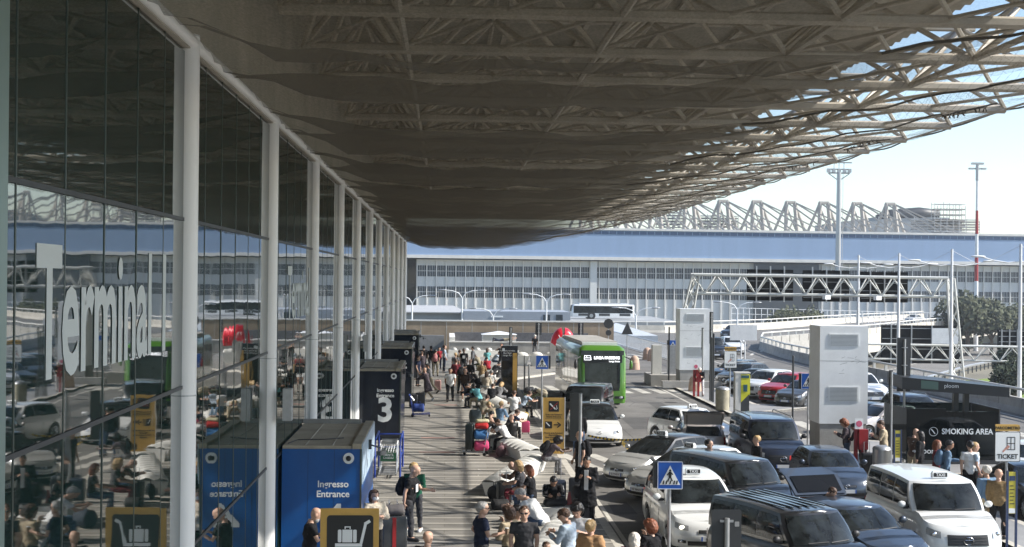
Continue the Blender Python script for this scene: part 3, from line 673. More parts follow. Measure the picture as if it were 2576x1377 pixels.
# red hydrant cabinets
def redbox(label, u, vg):
    p = at(u, vg, 0); t = thing('hydrant_box', label, 'hydrant box', (p.x, p.y, 0), 0, 'red fire point boxes')
    mb = MB(); mb.bb(-.2, -.08, 0, .1, 0, 1.55); mb.build('post', redm, t); mb = MB(); mb.bb(.05, .17, 0, .1, 0, .9); mb.build('post', redm, t)
    MB().bb(-.07, .25, -.12, .16, .85, 1.55).build('box', redm, t); MB().bb(-.2, .1, -.02, .0, 1.56, 1.92).build('plate', signw, t)
    MB().prism(circ(-.05, 1.74, .11), -.026, -.021).build('symbol', mat('faded_pink_red', (.6, .12, .2), .5), t)
redbox('red fire point box beside the stooping man at the far island', 1752, 998); redbox('red fire point box beside the nearer white cabinet', 2163, 1192)
def bin_(label, u, vg, r=.3, h=1.05, m=None, lid=None):
    p = at(u, vg, 0); t = thing('litter_bin', label, 'litter bin', (p.x, p.y, 0), 0, 'litter bins')
    MB().cyl((0, 0, 0), r, h*.88, 24).build('body', m or mat('stained_bin', (.36, .33, .24), .6, var=.35, vs=3), t, 40); mb = MB(); mb.tube([(0, 0, h*.88), (0, 0, h*.95), (0, 0, h)], [r*1.04, r*.95, r*.5], 24); mb.build('lid', lid or steel, t, 60)
bin_('stained cylindrical litter bin beside the yellow parking meter', 1817, 1031, .36, 1.2); bin_('stainless litter bin with a slanted grey lid behind the white van', 2217, 1206, .3, 1.15, mat('brushed_steel', (.45, .45, .44), .3, .9))
p = at(1866, 1042, 0); t = thing('parking_meter', 'yellow and dark parking meter column on the island', 'parking meter', (p.x, p.y, 0))
MB().bb(-.42, .42, -.3, .35, 0, .05).build('base', concg, t); MB().bb(-.38, -.1, -.2, .25, .05, 2.05).build('side_column', concw, t); MB().bb(-.1, .33, -.2, .25, .05, 1.0).build('cabinet', darkm, t)
MB().bb(-.1, .36, -.22, .25, 1.003, 2.0).build('head', mat('meter_yellow', (.62, .6, .03), .4), t); mb = MB(); mb.bb(-.09, .3, -.24, -.222, 1.83, 1.97); mb.bb(.02, .22, -.24, -.222, 1.15, 1.5); mb.build('screen', mat('meter_teal', (.02, .09, .12), .3), t); MB().bb(-.4, .38, -.22, .27, 2.053, 2.12).build('cap', concw, t); MB().prism([(-.1, .6), (-.1, 1.0), (.3, 1.0)], -.215, -.202).build('chevron', _mats['meter_yellow'], t)
peach = mat('peach_stone', (.52, .36, .27), .85, var=.15)
for i, (u, v, lb_) in enumerate([(1693, 962, 'peach domed stone bollard at the corner of the farther island'), (1596, 926, 'peach domed bollard right of the green bus'), (1748, 984, 'peach domed bollard behind the far red box'), (1877, 978, 'peach domed bollard among the parked black cars'), (1628, 902, 'small peach domed bollard by the far railing'), (1640, 905, 'second small peach domed bollard by the far railing'), (1815, 965, 'peach domed bollard left of the parked black cars')]):
    p = at(u, v, 0); t = thing('stone_bollard', lb_, 'bollard', (p.x, p.y, 0), 0, 'peach stone bollards'); h = .6; MB().tube([(0, 0, -.12), (0, 0, .42)], [.42, .38], 16).build('base', peach, t, 40); MB().tube([(0, 0, .42), (0, 0, .46), (0, 0, .7), (0, 0, .88), (0, 0, .95)], [.39, .36, .34, .22, .06], 16).build('dome', peach, t, 60)
for i, (u, v0, vg, D, lb_) in enumerate([(1319, 896, 985, 0, 'thin grey post left of the blue sign near the luggage'), (1330, 918, 1010, 0, 'shorter thin grey post beside the other near the info totem'), (1682, 824, 972, 0, 'tall dark post beside the small distant blue sign'), (1786, 835, 1008, 0, 'left dark post of the trio on the island'), (1790, 850, 1010, 0, 'middle dark post of the trio on the island'), (1794, 840, 1012, 0, 'right dark post of the trio on the island'), (1994, 896, 1052, 0, 'tall dark post left of the blue sign by the grey hatchback'), (1458, 990, 1240, 0, 'steel post at the kerb in front of the white electric taxi')]):
    p = at(u, vg, 0); q = (p-camo.location).length; D = _fw.dot(p-V((0, 0, CAMZ))); top = atD(u, v0, D).z
    t = thing('post', lb_, 'post', (p.x, p.y, -.1), 0, 'slim posts'); MB().cyl((0, 0, 0), .05, top+.1, 8).build('pole', steel if i in (0, 1, 7) else darkm, t, 50); MB().ell((0, 0, top+.1), (.052, .052, .03), 8, 4).build('cap', darkm, t)
p = atD(1448, 1000, 47); t = thing('dark_panel', 'dark tall notice panel on the kerb pole before the black minivan', 'sign', (p.x, p.y, 0)); MB().bb(-.18, .22, .06, .12, 1.1, 2.75).build('board', mat('dim_panel', (.02, .022, .022), .4), t)
# ================= BENCHES =================
def bench(label, a, b, w=.85):
    a = V((*a, 0)); b = V((*b, 0)); L_ = (b-a).length; d = (b-a); ang = atan2(d.y, d.x)
    t = thing('wave_bench', label, 'bench', a, ang, 'white concrete wave benches')
    MB().loft([[(0, -w*.36, 0), (L_, -w*.36, 0), (L_, w*.36, 0), (0, w*.36, 0)], [(-.05, -w/2, .42), (L_+.05, -w/2, .42), (L_+.05, w/2, .42), (-.05, w/2, .42)]]).build('base', concw, t)
    nn = max(3, round(L_/.5))
    def f(s, q):
        x = -.05+s*(L_+.1); yy = (q-.5)*w; ph = s*nn; k = abs(sin(pi*(ph+.25*cos(pi*q)))); e = 1-abs(2*q-1)**3
        return (x, yy, .42+.17*k*e+.01)
    MB().grid(f, nn*8, 10).build('wave_top', concw, t, 28); return t
bench('nearest white wave bench where the man in white sits', (1.75, 28.5), (3.15, 35.4))
bench('long white wave bench with two seated women, mid forecourt', (1.55, 41.8), (3.15, 47.6))
bench('white wave bench behind the loaded luggage trolley', (3.1, 49.6), (2.0, 54.6))
bench('white wave bench holding the man in the white tee seen from behind', (2.2, 56.8), (3.4, 63))
bench('white wave bench beside the dark information totem', (3.2, 66), (2.3, 72))
bench('white wave bench with the couple in pale tops', (2.2, 74), (3.4, 80)); bench('white wave bench fifth from the camera line', (3.6, 82), (2.6, 88)); bench('farthest white wave bench near the zebra plaza', (2.8, 90), (4.0, 96))
t = thing('seat_block', 'plain white concrete seat block right of the man in white', 'seat', (2.95, 37.0, 0)); MB().loft([[(-.3, -.3, 0), (.45, -.3, 0), (.45, .3, 0), (-.3, .3, 0)], [(-.36, -.36, .5), (.5, -.36, .5), (.5, .36, .5), (-.36, .36, .5)]]).build('block', concw, t)
# barrier tape
t = thing('barrier_tape', 'yellow and black striped barrier tape strung across the lane', 'barrier tape', (0, 0, 0)); a = atD(1478, 1096, 52); b = atD(1640, 1102, 50.5)
ya = mat('tape_yellow', (.62, .42, .03), .5); mb = MB(); mc = MB(); n = 34
for k in range(n):
    p0 = a.lerp(b, k/n); p1 = a.lerp(b, (k+1)/n); s0 = -.12*4*(k/n)*(1-k/n); s1 = -.12*4*((k+1)/n)*(1-(k+1)/n)
    (mb if k % 2 else mc).add([(p0.x, p0.y, p0.z+s0-.035), (p1.x, p1.y, p1.z+s1-.035), (p1.x+.02, p1.y, p1.z+s1+.035), (p0.x+.02, p0.y, p0.z+s0+.035)], [(0, 1, 2, 3)])
mb.build('yellow_stripe', ya, t); mc.build('black_stripe', black, t)
# ================= SMOKING SHELTER =================
p = at(2395, 1168, 0); sh = thing('smoking_shelter', 'smoking area shelter of dark glass under a slanted dark roof beam', 'shelter', (p.x, p.y, 0), R(0))
gm = bpy.data.materials.new('tinted_glass'); gm.use_nodes = True; b_ = gm.node_tree.nodes['Principled BSDF']; b_.inputs['Base Color'].default_value = (.004, .008, .01, 1); b_.inputs['Roughness'].default_value = .03
tr = nd(gm, 'ShaderNodeBsdfTransparent'); tr.inputs[0].default_value = (.35, .42, .42, 1); ms = nd(gm, 'ShaderNodeMixShader'); ms.inputs[0].default_value = .62
gm.node_tree.links.new(tr.outputs[0], ms.inputs[1]); gm.node_tree.links.new(b_.outputs[0], ms.inputs[2]); gm.node_tree.links.new(ms.outputs[0], gm.node_tree.nodes['Material Output'].inputs[0])
sw = 1.72
MB().bb(-sw, -.25, 0, .03, .15, 2.05).build('glass_panel', gm, sh); MB().bb(-.24, sw, -.02, .03, .15, 1.95).build('glass_panel', gm, sh); MB().bb(-sw, -sw+.03, .04, 2.6, .15, 2.05).build('glass_panel', gm, sh); MB().bb(-sw, sw, 2.6, 2.63, .15, 2.05).build('glass_panel', gm, sh)
MB().bb(-sw, sw, -.05, .06, 0, .148).build('base_rail', darkm, sh); MB().bb(sw+.005, sw+.06, -.04, 2.6, 0, 2.05).build('end_frame', darkm, sh)
text('lettering', 'SMOKING AREA', .29, (.55, -.03, 1.2), signw, sh, bold=.02, sx=.92); mb = MB(); n = 20
for k in range(n):
    a0, a1 = 2*pi*k/n, 2*pi*(k+1)/n; mb.prism(bar2(-.72+.16*cos(a0), 1.2+.16*sin(a0), -.72+.16*cos(a1), 1.2+.16*sin(a1), .016), -.035, -.025)
mb.prism(bar2(-.8, 1.29, -.66, 1.12, .035), -.035, -.025); mb.build('cigarette_symbol', signw, sh); text('lettering', 'ploom', .3, (-.95, -.02, .48), signw, sh, bold=.0)
rf = MB(); rf.loft([[(-2.0, -.3, 3.22), (1.72, -1.0, 2.92), (1.72, 1.4, 2.92), (-2.0, 1.4, 3.3)], [(-2.0, -.3, 2.78), (1.72, -1.0, 2.56), (1.72, 1.4, 2.56), (-2.0, 1.4, 2.9)]][::-1]); rf.build('roof', mat('shelter_roof', (.022, .024, .028), .4), sh)
text('lettering', 'ploom', .2, (-.3, -.665, 2.93), signw, sh, rot=(pi/2, 0, R(-11.2)), bold=.0)
MB().add([(-1.35, -.44, 2.82), (-.75, -.56, 2.785), (-.75, -.56, 3.07), (-1.35, -.44, 3.12)], [(0, 1, 2, 3)]).build('screen', mat('dusty_green_screen', (.10, .17, .14), .5), sh)
for x in (.35, .75): MB().bb(x, x+.18, .8, 1.0, 0, 2.75).build('roof_post', darkm, sh)
# ================= GANTRIES / POLES =================
gw = mat('gantry_white', (.62, .62, .58), .5, var=.15)
def truss_beam(mb, a, b, h, d, n, r=.07):
    a = V(a); b = V(b)
    for o in ((0, 0, 0), (0, d, 0), (0, d/2, -h)): mb.tube([a+V(o), b+V(o)], r*1.5, 6)
    for k in range(n):
        p = a.lerp(b, k/n); q = a.lerp(b, (k+1)/n); m = a.lerp(b, (k+.5)/n)+V((0, d/2, -h))
        for o in ((0, 0, 0), (0, d, 0)): mb.tube([p+V(o), m], r*.8, 5); mb.tube([q+V(o), m], r*.8, 5)
        mb.tube([p, p+V((0, d, 0))], r*.7, 5)
def leg(mb, top, base, n=7, s=.75, r=.08):
    top = V(top); base = V(base); O = [V((-.15, 0, 0)), V((s, 0, 0)), V((s*.4, .8, 0))]
    for o in O: mb.tube([top+o*.6, base+o*1.2], r, 6)
    for k in range(n):
        f0, f1 = k/n, (k+1)/n
        for i in range(3):
            p = (top+O[i]*.6).lerp(base+O[i]*1.2, f0); j = (i+1) % 3; q = (top+O[j]*.6).lerp(base+O[j]*1.2, f1); mb.tube([p, q], r*.6, 5)
G = atD(1745, 691, 98); Hh = atD(2385, 700, 98)
t = thing('sign_gantry', 'white lattice gantry spanning the road with three dark sign backs', 'gantry', (0, 0, 0))
mb = MB(); truss_beam(mb, G, Hh, 1.35, 1.1, 10); mb.build('beam', gw, t)
mb = MB(); leg(mb, G, (G.x-1.6, G.y+.3, -.1)); mb.build('leg', gw, t); mb = MB(); leg(mb, Hh, (Hh.x+1.0, Hh.y+.3, -5), 11); mb.build('leg', gw, t)
for u0, u1, v0, v1 in ((1879, 1996, 678, 757), (2021, 2140, 680, 760), (2169, 2289, 684, 762)):
    a = atD(u0, v0, 99.6); b = atD(u1, v1, 99.6); pn = MB().bb(a.x, b.x, G.y+1.35, G.y+1.45, b.z, a.z).build('sign_panel', mat('panel_black', (.010, .011, .012), .9, spec=.1), t)
    mb = MB()
    for k in range(3): x = a.x+(b.x-a.x)*(.2+.3*k); mb.bb(x-.04, x+.04, G.y+1.22, G.y+1.34, b.z-.1, a.z+.25)
    for k in range(4): z = b.z+(a.z-b.z)*(.12+.25*k); mb.bb(a.x+.05, b.x-.05, G.y+1.31, G.y+1.345, z, z+.03)
    mb.build('bracket', steel, pn)
for x in (.52, .72): q = G.lerp(Hh, x); MB().box((q.x, q.y-.2, q.z-1.5), (.5, .3, .3), .5).build('camera', signw, t)
t = thing('lower_gantry', 'lower lattice gantry beyond the parapet carrying a wide dark panel', 'gantry', (0, 0, 0)); A = atD(2170, 866, 125); B = atD(2680, 876, 125)
mb = MB(); truss_beam(mb, A, B, 1.35, 1.0, 8, .06); mb.build('beam', gw, t); mb = MB(); leg(mb, B, (B.x+.5, B.y, -5), 5); mb.build('leg', gw, t); mb = MB(); leg(mb, A, (A.x-.5, A.y, -5), 5); mb.build('leg', gw, t)
for nm, u0, u1, v0, v1, m_ in (('sign_panel', 2217, 2424, 818, 916, darkm), ('sign_panel', 2510, 2590, 829, 880, darkm), ('white_panel', 2345, 2412, 826, 866, white)):
    dd = 126.2 if m_ is darkm else 124.5; mm_ = _mats['panel_black'] if m_ is darkm else m_; a = atD(u0, v0, dd); b = atD(u1, v1, dd); pn = MB().bb(a.x, b.x, a.y, a.y+.1, b.z, a.z).build(nm, mm_, t)
    if m_ is darkm:
        mb = MB()
        for k in range(4): x = a.x+(b.x-a.x)*(.12+.25*k); mb.bb(x-.05, x+.05, a.y-.12, a.y-.002, b.z, a.z)
        for k in range(4): z = b.z+(a.z-b.z)*(.1+.27*k); mb.bb(a.x+.1, b.x-.1, a.y-.06, a.y-.003, z, z+.05)
        mb.build('bracket', steel, pn)
a = atD(1837, 818, 119); b = atD(1905, 857, 119); t = thing('blank_board', 'blank white board on two posts above the oncoming white car', 'sign', (a.x, a.y, -.12))
MB().bb(0, b.x-a.x, 0, .1, b.z+.12, a.z+.12).build('board', white, t); MB().cyl(((b.x-a.x)*.42, .05, 0), .06, b.z, 8).build('post', white, t); MB().cyl(((b.x-a.x)*.56, .05, 0), .06, b.z, 8).build('post', white, t)
def glpole(label, u, D, vt):
    x = atD(u, vt, D); t = thing('street_lamp', label, 'street lamp', (x.x, x.y, -5), 0, 'white gull wing street lamps'); H_ = x.z+5
    MB().tube([(0, 0, 0), (0, 0, H_)], [.16, .07], 10).build('pole', white, t, 50); za = H_-.95
    for s in (-1, 1):
        MB().tube([(0, 0, za), (s*.7, 0, za-.08), (s*1.5, 0, za+.03), (s*2.1, 0, za+.2)], .035, 6).build('arm', white, t, 80)
        MB().ell((s*2.35, 0, za+.24), (.42, .14, .06), 12, 6).build('lamp_head', white, t, 180)
        MB().tube([(0, 0, H_-.1), (s*1.6, 0, za+.05)], .01, 4).build('stay', steel, t)
for lb_, u, D, v in (('gull wing street lamp at the far right edge of the road', 2568, 74.5, 614), ('gull wing street lamp third nearest, over the parapet', 2395, 84.5, 627), ('gull wing street lamp second farthest of the row', 2262, 95, 637), ('gull wing street lamp farthest of the row above the gantry', 2160, 106, 642)): glpole(lb_, u, D, v)
# ================= BACKGROUND BUILDINGS =================
blue = mat('blue_fascia', (.25, .35, .51), .8, var=.07, vs=.5, streak=.08); cream = mat('cream_cladding', (.62, .63, .62), .7, var=.14, vs=.25, streak=.2); creamd = mat('cream_trim', (.66, .65, .62), .7, var=.15, vs=.5)
wing = mat('hangar_window_band', (.035, .045, .055), .5, spec=.2)
HD = 262; hA = atD(1024, 700, HD); hB = atD(2600, 700, 276); hd = (hB-hA); hd.z = 0; HL = hd.length; ha = atan2(hd.y, hd.x)
hg = thing('hangar', 'very long blue and cream hangar with two window bands in the background', 'building', (hA.x, hA.y, -5), ha)
Z = lambda v, u=1500: atD(u, v, HD+4).z+5
zb, zt_, zr = Z(655), Z(580), Z(574.5); zq = Z(647)
MB().bb(-30, HL+40, 0, 60, 0, zb-.2).build('wall', cream, hg); MB().bb(-30, HL+40, -1.6, 58, zq+.003, zt_).build('fascia', blue, hg)
MB().bb(-30, HL+40, -1.9, .2, zb, zq).build('lower_trim', creamd, hg); MB().bb(-30, HL+40, -1.9, 58, zt_+.003, zr).build('roof_edge', creamd, hg)
mb = MB()
for k in range(int(HL/1.5)): mb.bb(k*1.5+15, k*1.5+16.35, -1.66, -1.603, Z(590), Z(582))
tag(mb.build('clerestory', mat('clerestory_blue', (.05, .10, .2), .3), hg), kind='stuff')
MB().bb(0, 1.7, -.4, -.01, 0, zb-.25).build('dark_gap', blackgl, hg)  # black slab stands in for the darkness of a recess
bay = 1.866; nb = int(HL/bay); zw = [(Z(700), Z(673)), (Z(752), Z(725))]
dk = [(1910, 2085)]
winl = []
for k in range(nb):
    x0 = 1.9+k*bay
    for z0, z1 in zw: winl.append((x0, z0, z1))
wm = MB(); i = 0
for x0, z0, z1 in winl:
    if i < 100:
        wo = MB().bb(x0+.14, x0+bay-.14, -.05, -.005, z0, z1).build('window', wing, hg)
        mb = MB(); mb.bb(x0+.14, x0+bay-.14, -.09, -.052, (z0+z1)/2-.05, (z0+z1)/2+.05)
        for q in range(1, 5): mb.bb(x0+.14+q*(bay-.28)/5-.03, x0+.14+q*(bay-.28)/5+.03, -.088, -.0515, z0, z1)
        mb.build('glazing_bars', creamd, wo)
    else:
        wm.bb(x0+.14, x0+bay-.14, -.05, -.005, z0, z1)
    i += 1
if wm.v: tag(wm.build('windows', wing, hg), kind='stuff')
mb = MB()
for x0, z0, z1 in winl[100:]:
    mb.bb(x0+.14, x0+bay-.14, -.09, -.052, (z0+z1)/2-.05, (z0+z1)/2+.05)
    for q in range(1, 5): mb.bb(x0+.14+q*(bay-.28)/5-.03, x0+.14+q*(bay-.28)/5+.03, -.088, -.0515, z0, z1)
if mb.v: tag(mb.build('glazing_bars', creamd, hg), kind='stuff')
mb = MB()
for k in range(nb+1): mb.bb(1.9+k*bay-.11, 1.9+k*bay+.11, -.3, -.001, 0, zb-.21)
mb.build('ribs', creamd, hg)
MB().bb(35.5, 36.8, -.7, -.31, 0, zb-.21).build('pier', cream, hg); MB().bb(71, 71.5, -.7, -.31, 0, zb-.21).build('pier', cream, hg)
x0 = (1918-1024)*HD/F; MB().bb(x0, x0+13, -1.0, -.32, 3, zb-.22).build('dark_door', mat('dark_door', (.05, .06, .07), .6), hg); MB().bb(20, 36, -.35, -.31, 3.5, 5.6).build('dark_strip', mat('strip_dark', (.05, .06, .07), .6), hg)  # large dark door, and a plain darker strip low on the wall
tm = mat('truss_cream', (.36, .34, .31), .75, var=.15)
zm = Z(492); zl = zr
for k in range(10):
    u = 1484+k*93.3 if k < 12 else 0
    xx = (u-1024+382-20)*HD/F if False else (u-1024)*HD/F*1.0
    m = thing('roof_mast', ['first', 'second', 'third', 'fourth', 'fifth', 'sixth', 'seventh', 'eighth', 'ninth', 'tenth'][k]+' from the left of the cream triangular cable masts on the hangar roof', 'mast', (hA.x+cos(ha)*xx, hA.y+sin(ha)*xx, -5), ha, 'cable masts on the hangar roof')
    s = 4.2; w_ = 3.1; H0, H1 = zl, zm
    fr = MB()
    fr.tube([(.1, 10, H0), (.5, 11, H1)], .42, 6); fr.tube([(2.6, 10, H0), (2.2, 11, H1)], .42, 6)
    fr.tube([(.3, 11, H1), (2.4, 11, H1)], .36, 6); fr.tube([(-2.2, 11, H0), (.5, 11, H1)], .28, 6); fr.tube([(4.6, 11, H0), (2.2, 11, H1)], .32, 6); fr.tube([(.4, 10, H0), (2.2, 10.5, (H0+H1)/2)], .2, 5); fr.tube([(2.5, 10, H0), (.5, 10.8, H1-1)], .2, 5); fr.build('frame', tm, m)
    cb = MB(); cb.tube([(2.2, 11, H1), (9.8, 3, H0)], .17, 5); cb.tube([(2.2, 11, H1), (12.8, 2, H0)], .15, 5); cb.tube([(.6, 11, H1), (6.8, 3, H0)], .17, 5); cb.build('cables', tm, m)
for k in range(3):
    u = 1852+k*68; xx = (u-1024)*HD/F
    m = thing('roof_mast', ['left', 'middle', 'right'][k]+' smaller triangular mast behind the front row on the hangar roof', 'mast', (hA.x+cos(ha)*xx, hA.y+sin(ha)*xx+30, -5), ha, 'cable masts on the hangar roof')
    fr = MB(); H1 = Z(545)+.5; fr.tube([(0, 0, zl), (.9, 3, H1)], .3, 6); fr.tube([(3, 0, zl), (2.5, 3, H1)], .3, 6); fr.tube([(.6, 3, H1), (2.8, 3, H1)], .35, 6); fr.tube([(-3.5, 3, zl), (.9, 3, H1)], .2, 6); fr.tube([(6.5, 3, zl), (2.5, 3, H1)], .2, 6); fr.build('frame', tm, m)
def scaffold(label, u, D, v0, v1, w):
    a = atD(u, v0, D); b = atD(u, v1, D); t = thing('scaffold', label, 'scaffolding', (a.x, a.y, b.z), 0, 'scaffolding on the hangar roof'); H_ = a.z-b.z; mb = MB()
    for i in range(6):
        for yy in (0, 2): mb.tube([(i*w/5, yy, 0), (i*w/5, yy, H_*(.75+.25*random.random()))], .07, 4)
    for k in range(6): mb.tube([(0, 0, k*H_/6), (w, 0, k*H_/6)], .07, 4); mb.tube([(0, 2, k*H_/6), (w, 2, k*H_/6)], .07, 4)
    mb.build('poles', steel, t); mb = MB()
    for k in range(1, 5): mb.bb(0, w, 0, 2, k*H_/6+.1, k*H_/6+.22)
    mb.build('planks', mat('plank_brown', (.25, .22, .18), .8), t)
scaffold('scaffolding tower left among the roof masts', 1652, 280, 528, 572, 6); scaffold('low scaffolding between the roof masts in the middle', 1760, 280, 536, 578, 8); scaffold('scaffolding tower around the rightmost roof masts', 2352, 285, 500, 583, 6.5); scaffold('low wide scaffolding beside the grey drum building', 2300, 286, 545, 584, 14)
t = thing('drum_building', 'grey block with a dark curved roof behind the hangar masts', 'building', (0, 0, 0)); a = atD(2130, 566, 345); b = atD(2425, 546, 345)
dg_ = mat('distant_grey', (.33, .34, .34), .8, var=.15, vs=.2); MB().bb(a.x, b.x, a.y, a.y+30, -5, a.z+1).build('wall', dg_, t); MB().bb(a.x+9, b.x-2, a.y+3, a.y+30, a.z+1.003, b.z).build('upper_wall', dg_, t)
mb = MB(); mb.tube([(a.x+9, a.y+4, b.z-.5), (a.x+12, a.y+4, b.z+.5), (a.x+20, a.y+4, b.z+1), (a.x+25, a.y+4, b.z+.8)], [1, 1.4, 1.6, 1.2], 10); mb.build('dark_roof', darkm, t, 180)
def mast(label, u, D, vt, red):
    a = atD(u, vt, D); t = thing('floodlight_mast', label, 'mast', (a.x, a.y, -5), 0); H_ = a.z+5
    if red:
        n = 8
        for k in range(n): MB().tube([(0, 0, H_*k/n), (0, 0, H_*(k+1)/n)], [.42-.03*k, .42-.03*(k+1)], 10, False).build('band', redm if k in (3, 5) else white, t, 60)
    else:
        MB().tube([(0, 0, 0), (0, 0, H_-1.8)], [.6, .38], 10).build('pole', steel, t, 60); mb = MB()
        for k in range(int(H_/1.1)): mb.box((.75, 0, k*1.1), (.12, .3, .05))
        mb.tube([(.75, 0, 0), (.75, 0, H_-2)], .04, 4); mb.build('ladder', steel, t)
    mb = MB(); z = H_
    if red:
        for x in (-1, 0, 1): mb.box((x*1.1, 0, z-.9), (.8, .5, .3)); mb.box((x*.7, 0, z), (.7, .6, .35))
        mb.tube([(-1.6, 0, z-.9), (1.6, 0, z-.9)], .12, 5); mb.tube([(0, 0, z-3), (0, 0, z)], .3, 6)
    else:
        for zz, w_ in ((z-.1, 4.6), (z-1.3, 4.4), (z-2, 3.6)): mb.tube([(-w_/2, 0, zz), (w_/2, 0, zz)], .13, 5)
        for x in (-1.9, -1, 0, 1, 1.9): mb.box((x, 0, z-1.6), (.6, .5, .6))
        for s in (-1, 1): mb.tube([(s*.9, 0, z-.1), (s*.9, 0, z-1.3)], .08, 4); mb.tube([(s*2, 0, z-2), (0, 0, z-3.4)], .08, 4)
        mb.tube([(0, 0, z-2), (0, 0, z+1)], .07, 4)
    mb.build('floodlights', steel, t)
mast('grey floodlight mast with crown of lamps in front of the hangar', 2111, 245, 408, False); mast('red and white banded floodlight mast on the right', 2459, 240, 412, True)
# low buildings, coach podium
t = thing('low_building', 'low pale shed with white corrugated roof at the foot of the hangar', 'building', (0, 0, 0)); a = atD(1000, 776, 185); b = atD(1178, 786, 185)
MB().bb(a.x-8, b.x-.3, a.y, a.y+14, -5, b.z).build('wall', dg_, t); MB().loft([[(a.x-8.3, a.y-.6, b.z), (b.x, a.y-.6, b.z), (b.x-2, a.y+8, a.z+.3), (a.x-8.3, a.y+8, a.z+.3)], [(a.x-8.3, a.y-.6, b.z-.15), (b.x, a.y-.6, b.z-.15), (b.x-2, a.y+8, b.z-.15), (a.x-8.3, a.y+8, b.z-.15)]][::-1]).build('roof', mat('grey_white_roof', (.42, .42, .42), .7, var=.15), t)
t = thing('low_building', 'flat pale blue-grey building with small windows left of the coach', 'building', (0, 0, 0)); a = atD(1166, 783, 180); b = atD(1436, 786, 180); pg = mat('pale_render', (.30, .33, .37), .8, var=.12, vs=.4)
MB().bb(a.x, b.x, a.y, a.y+12, -5, a.z).build('wall', pg, t)
for u in (1376, 1408): q = atD(u, 800, 180); w_ = MB().bb(q.x-.45, q.x+.45, a.y-.05, a.y-.003, q.z-.55, q.z+.4).build('window', wing, t)
q = atD(1250, 797, 180); MB().bb(q.x-.8, q.x+.8, a.y-.06, a.y-.003, q.z-.1, q.z+.1).build('lamp_strip', signw, t)
t = thing('podium_wall', 'grey retaining wall below the white coach', 'wall', (0, 0, 0)); a = atD(1436, 806, 190); b = atD(1650, 806, 190); MB().bb(a.x, b.x+3, a.y, a.y+26, -5, a.z).build('wall', dg_, t)
t = thing('canvas_tent', 'pale grey ridged tent roof at the start of the curving ramp', 'tent', (0, 0, 0)); a = atD(1508, 845, 150); b = atD(1560, 815, 156); c_ = atD(1655, 845, 150)
MB().add([a, (b.x, b.y+4, b.z), c_, (c_.x, c_.y+9, c_.z), (a.x, a.y+9, a.z), (a.x, a.y, -.1), (c_.x, c_.y, -.1)], [(0, 2, 1), (1, 2, 3), (1, 3, 4), (0, 1, 4), (5, 6, 2, 0)]).build('canvas', mat('tent_canvas', (.45, .48, .5), .8, var=.12, vs=1), t)
def dlamp(label, u, vt, D, vz=None):
    a = atD(u, vt, D); t = thing('twin_street_lamp', label, 'street lamp', (a.x, a.y, -5), 0, 'twin arm street lamps before the hangar'); H_ = a.z+5
    MB().tube([(0, 0, 0), (0, 0, H_-.9)], [.13, .09], 8).build('pole', white, t, 60)
    for s in (-1, 1): MB().tube([(0, 0, H_-.9), (s*.4, 0, H_-.3), (s*1.2, 0, H_), (s*1.9, 0, H_+.05)], .07, 6).build('arm', white, t, 80); MB().ell((s*2.4, 0, H_+.07), (.6, .2, .09), 10, 6).build('lamp_head', steel, t, 180)
for lb_, u, v in (('twin arm street lamp beside the last white column', 1037, 745), ('tall twin arm street lamp left of the hangar centre', 1163, 732), ('short twin arm street lamp before the low blue-grey building', 1241, 778), ('twin arm street lamp right of the low building windows', 1375, 742), ('short twin arm lamp by the coach', 1600, 776), ('tiny twin arm lamp left of the dark door', 1855, 762)): dlamp(lb_, u, v, 165)
# white railing along the far path
t = thing('railing', 'white picket railing along the far footpath', 'railing', (0, 0, -.1)); mb = MB(); A = V((18.0, 150, 0)); B = V((19.5, 108, 0))
for k in range(90): q = A.lerp(B, k/89); mb.box((q.x, q.y, .65), (.06, .06, 1.3))
mb.tube([A+V((0, 0, 1.3)), B+V((0, 0, 1.3))], .06, 6); mb.tube([A+V((0, 0, .1)), B+V((0, 0, .1))], .05, 6); mb.build('pickets', white, t)
t = thing('railing', 'low chain link fence with white posts along the apron before the hangar', 'fence', (0, 0, 0)); mb = MB(); a = atD(1840, 775, 232); b = atD(2420, 790, 236)
for k in range(40): q = a.lerp(b, k/39); mb.tube([(q.x, q.y, -5), (q.x, q.y, q.z)], .06, 4)
for z in (0, -1, -2): mb.tube([(a.x, a.y, a.z+z), (b.x, b.y, b.z+z)], .05, 4)
mb.build('posts', white, t)
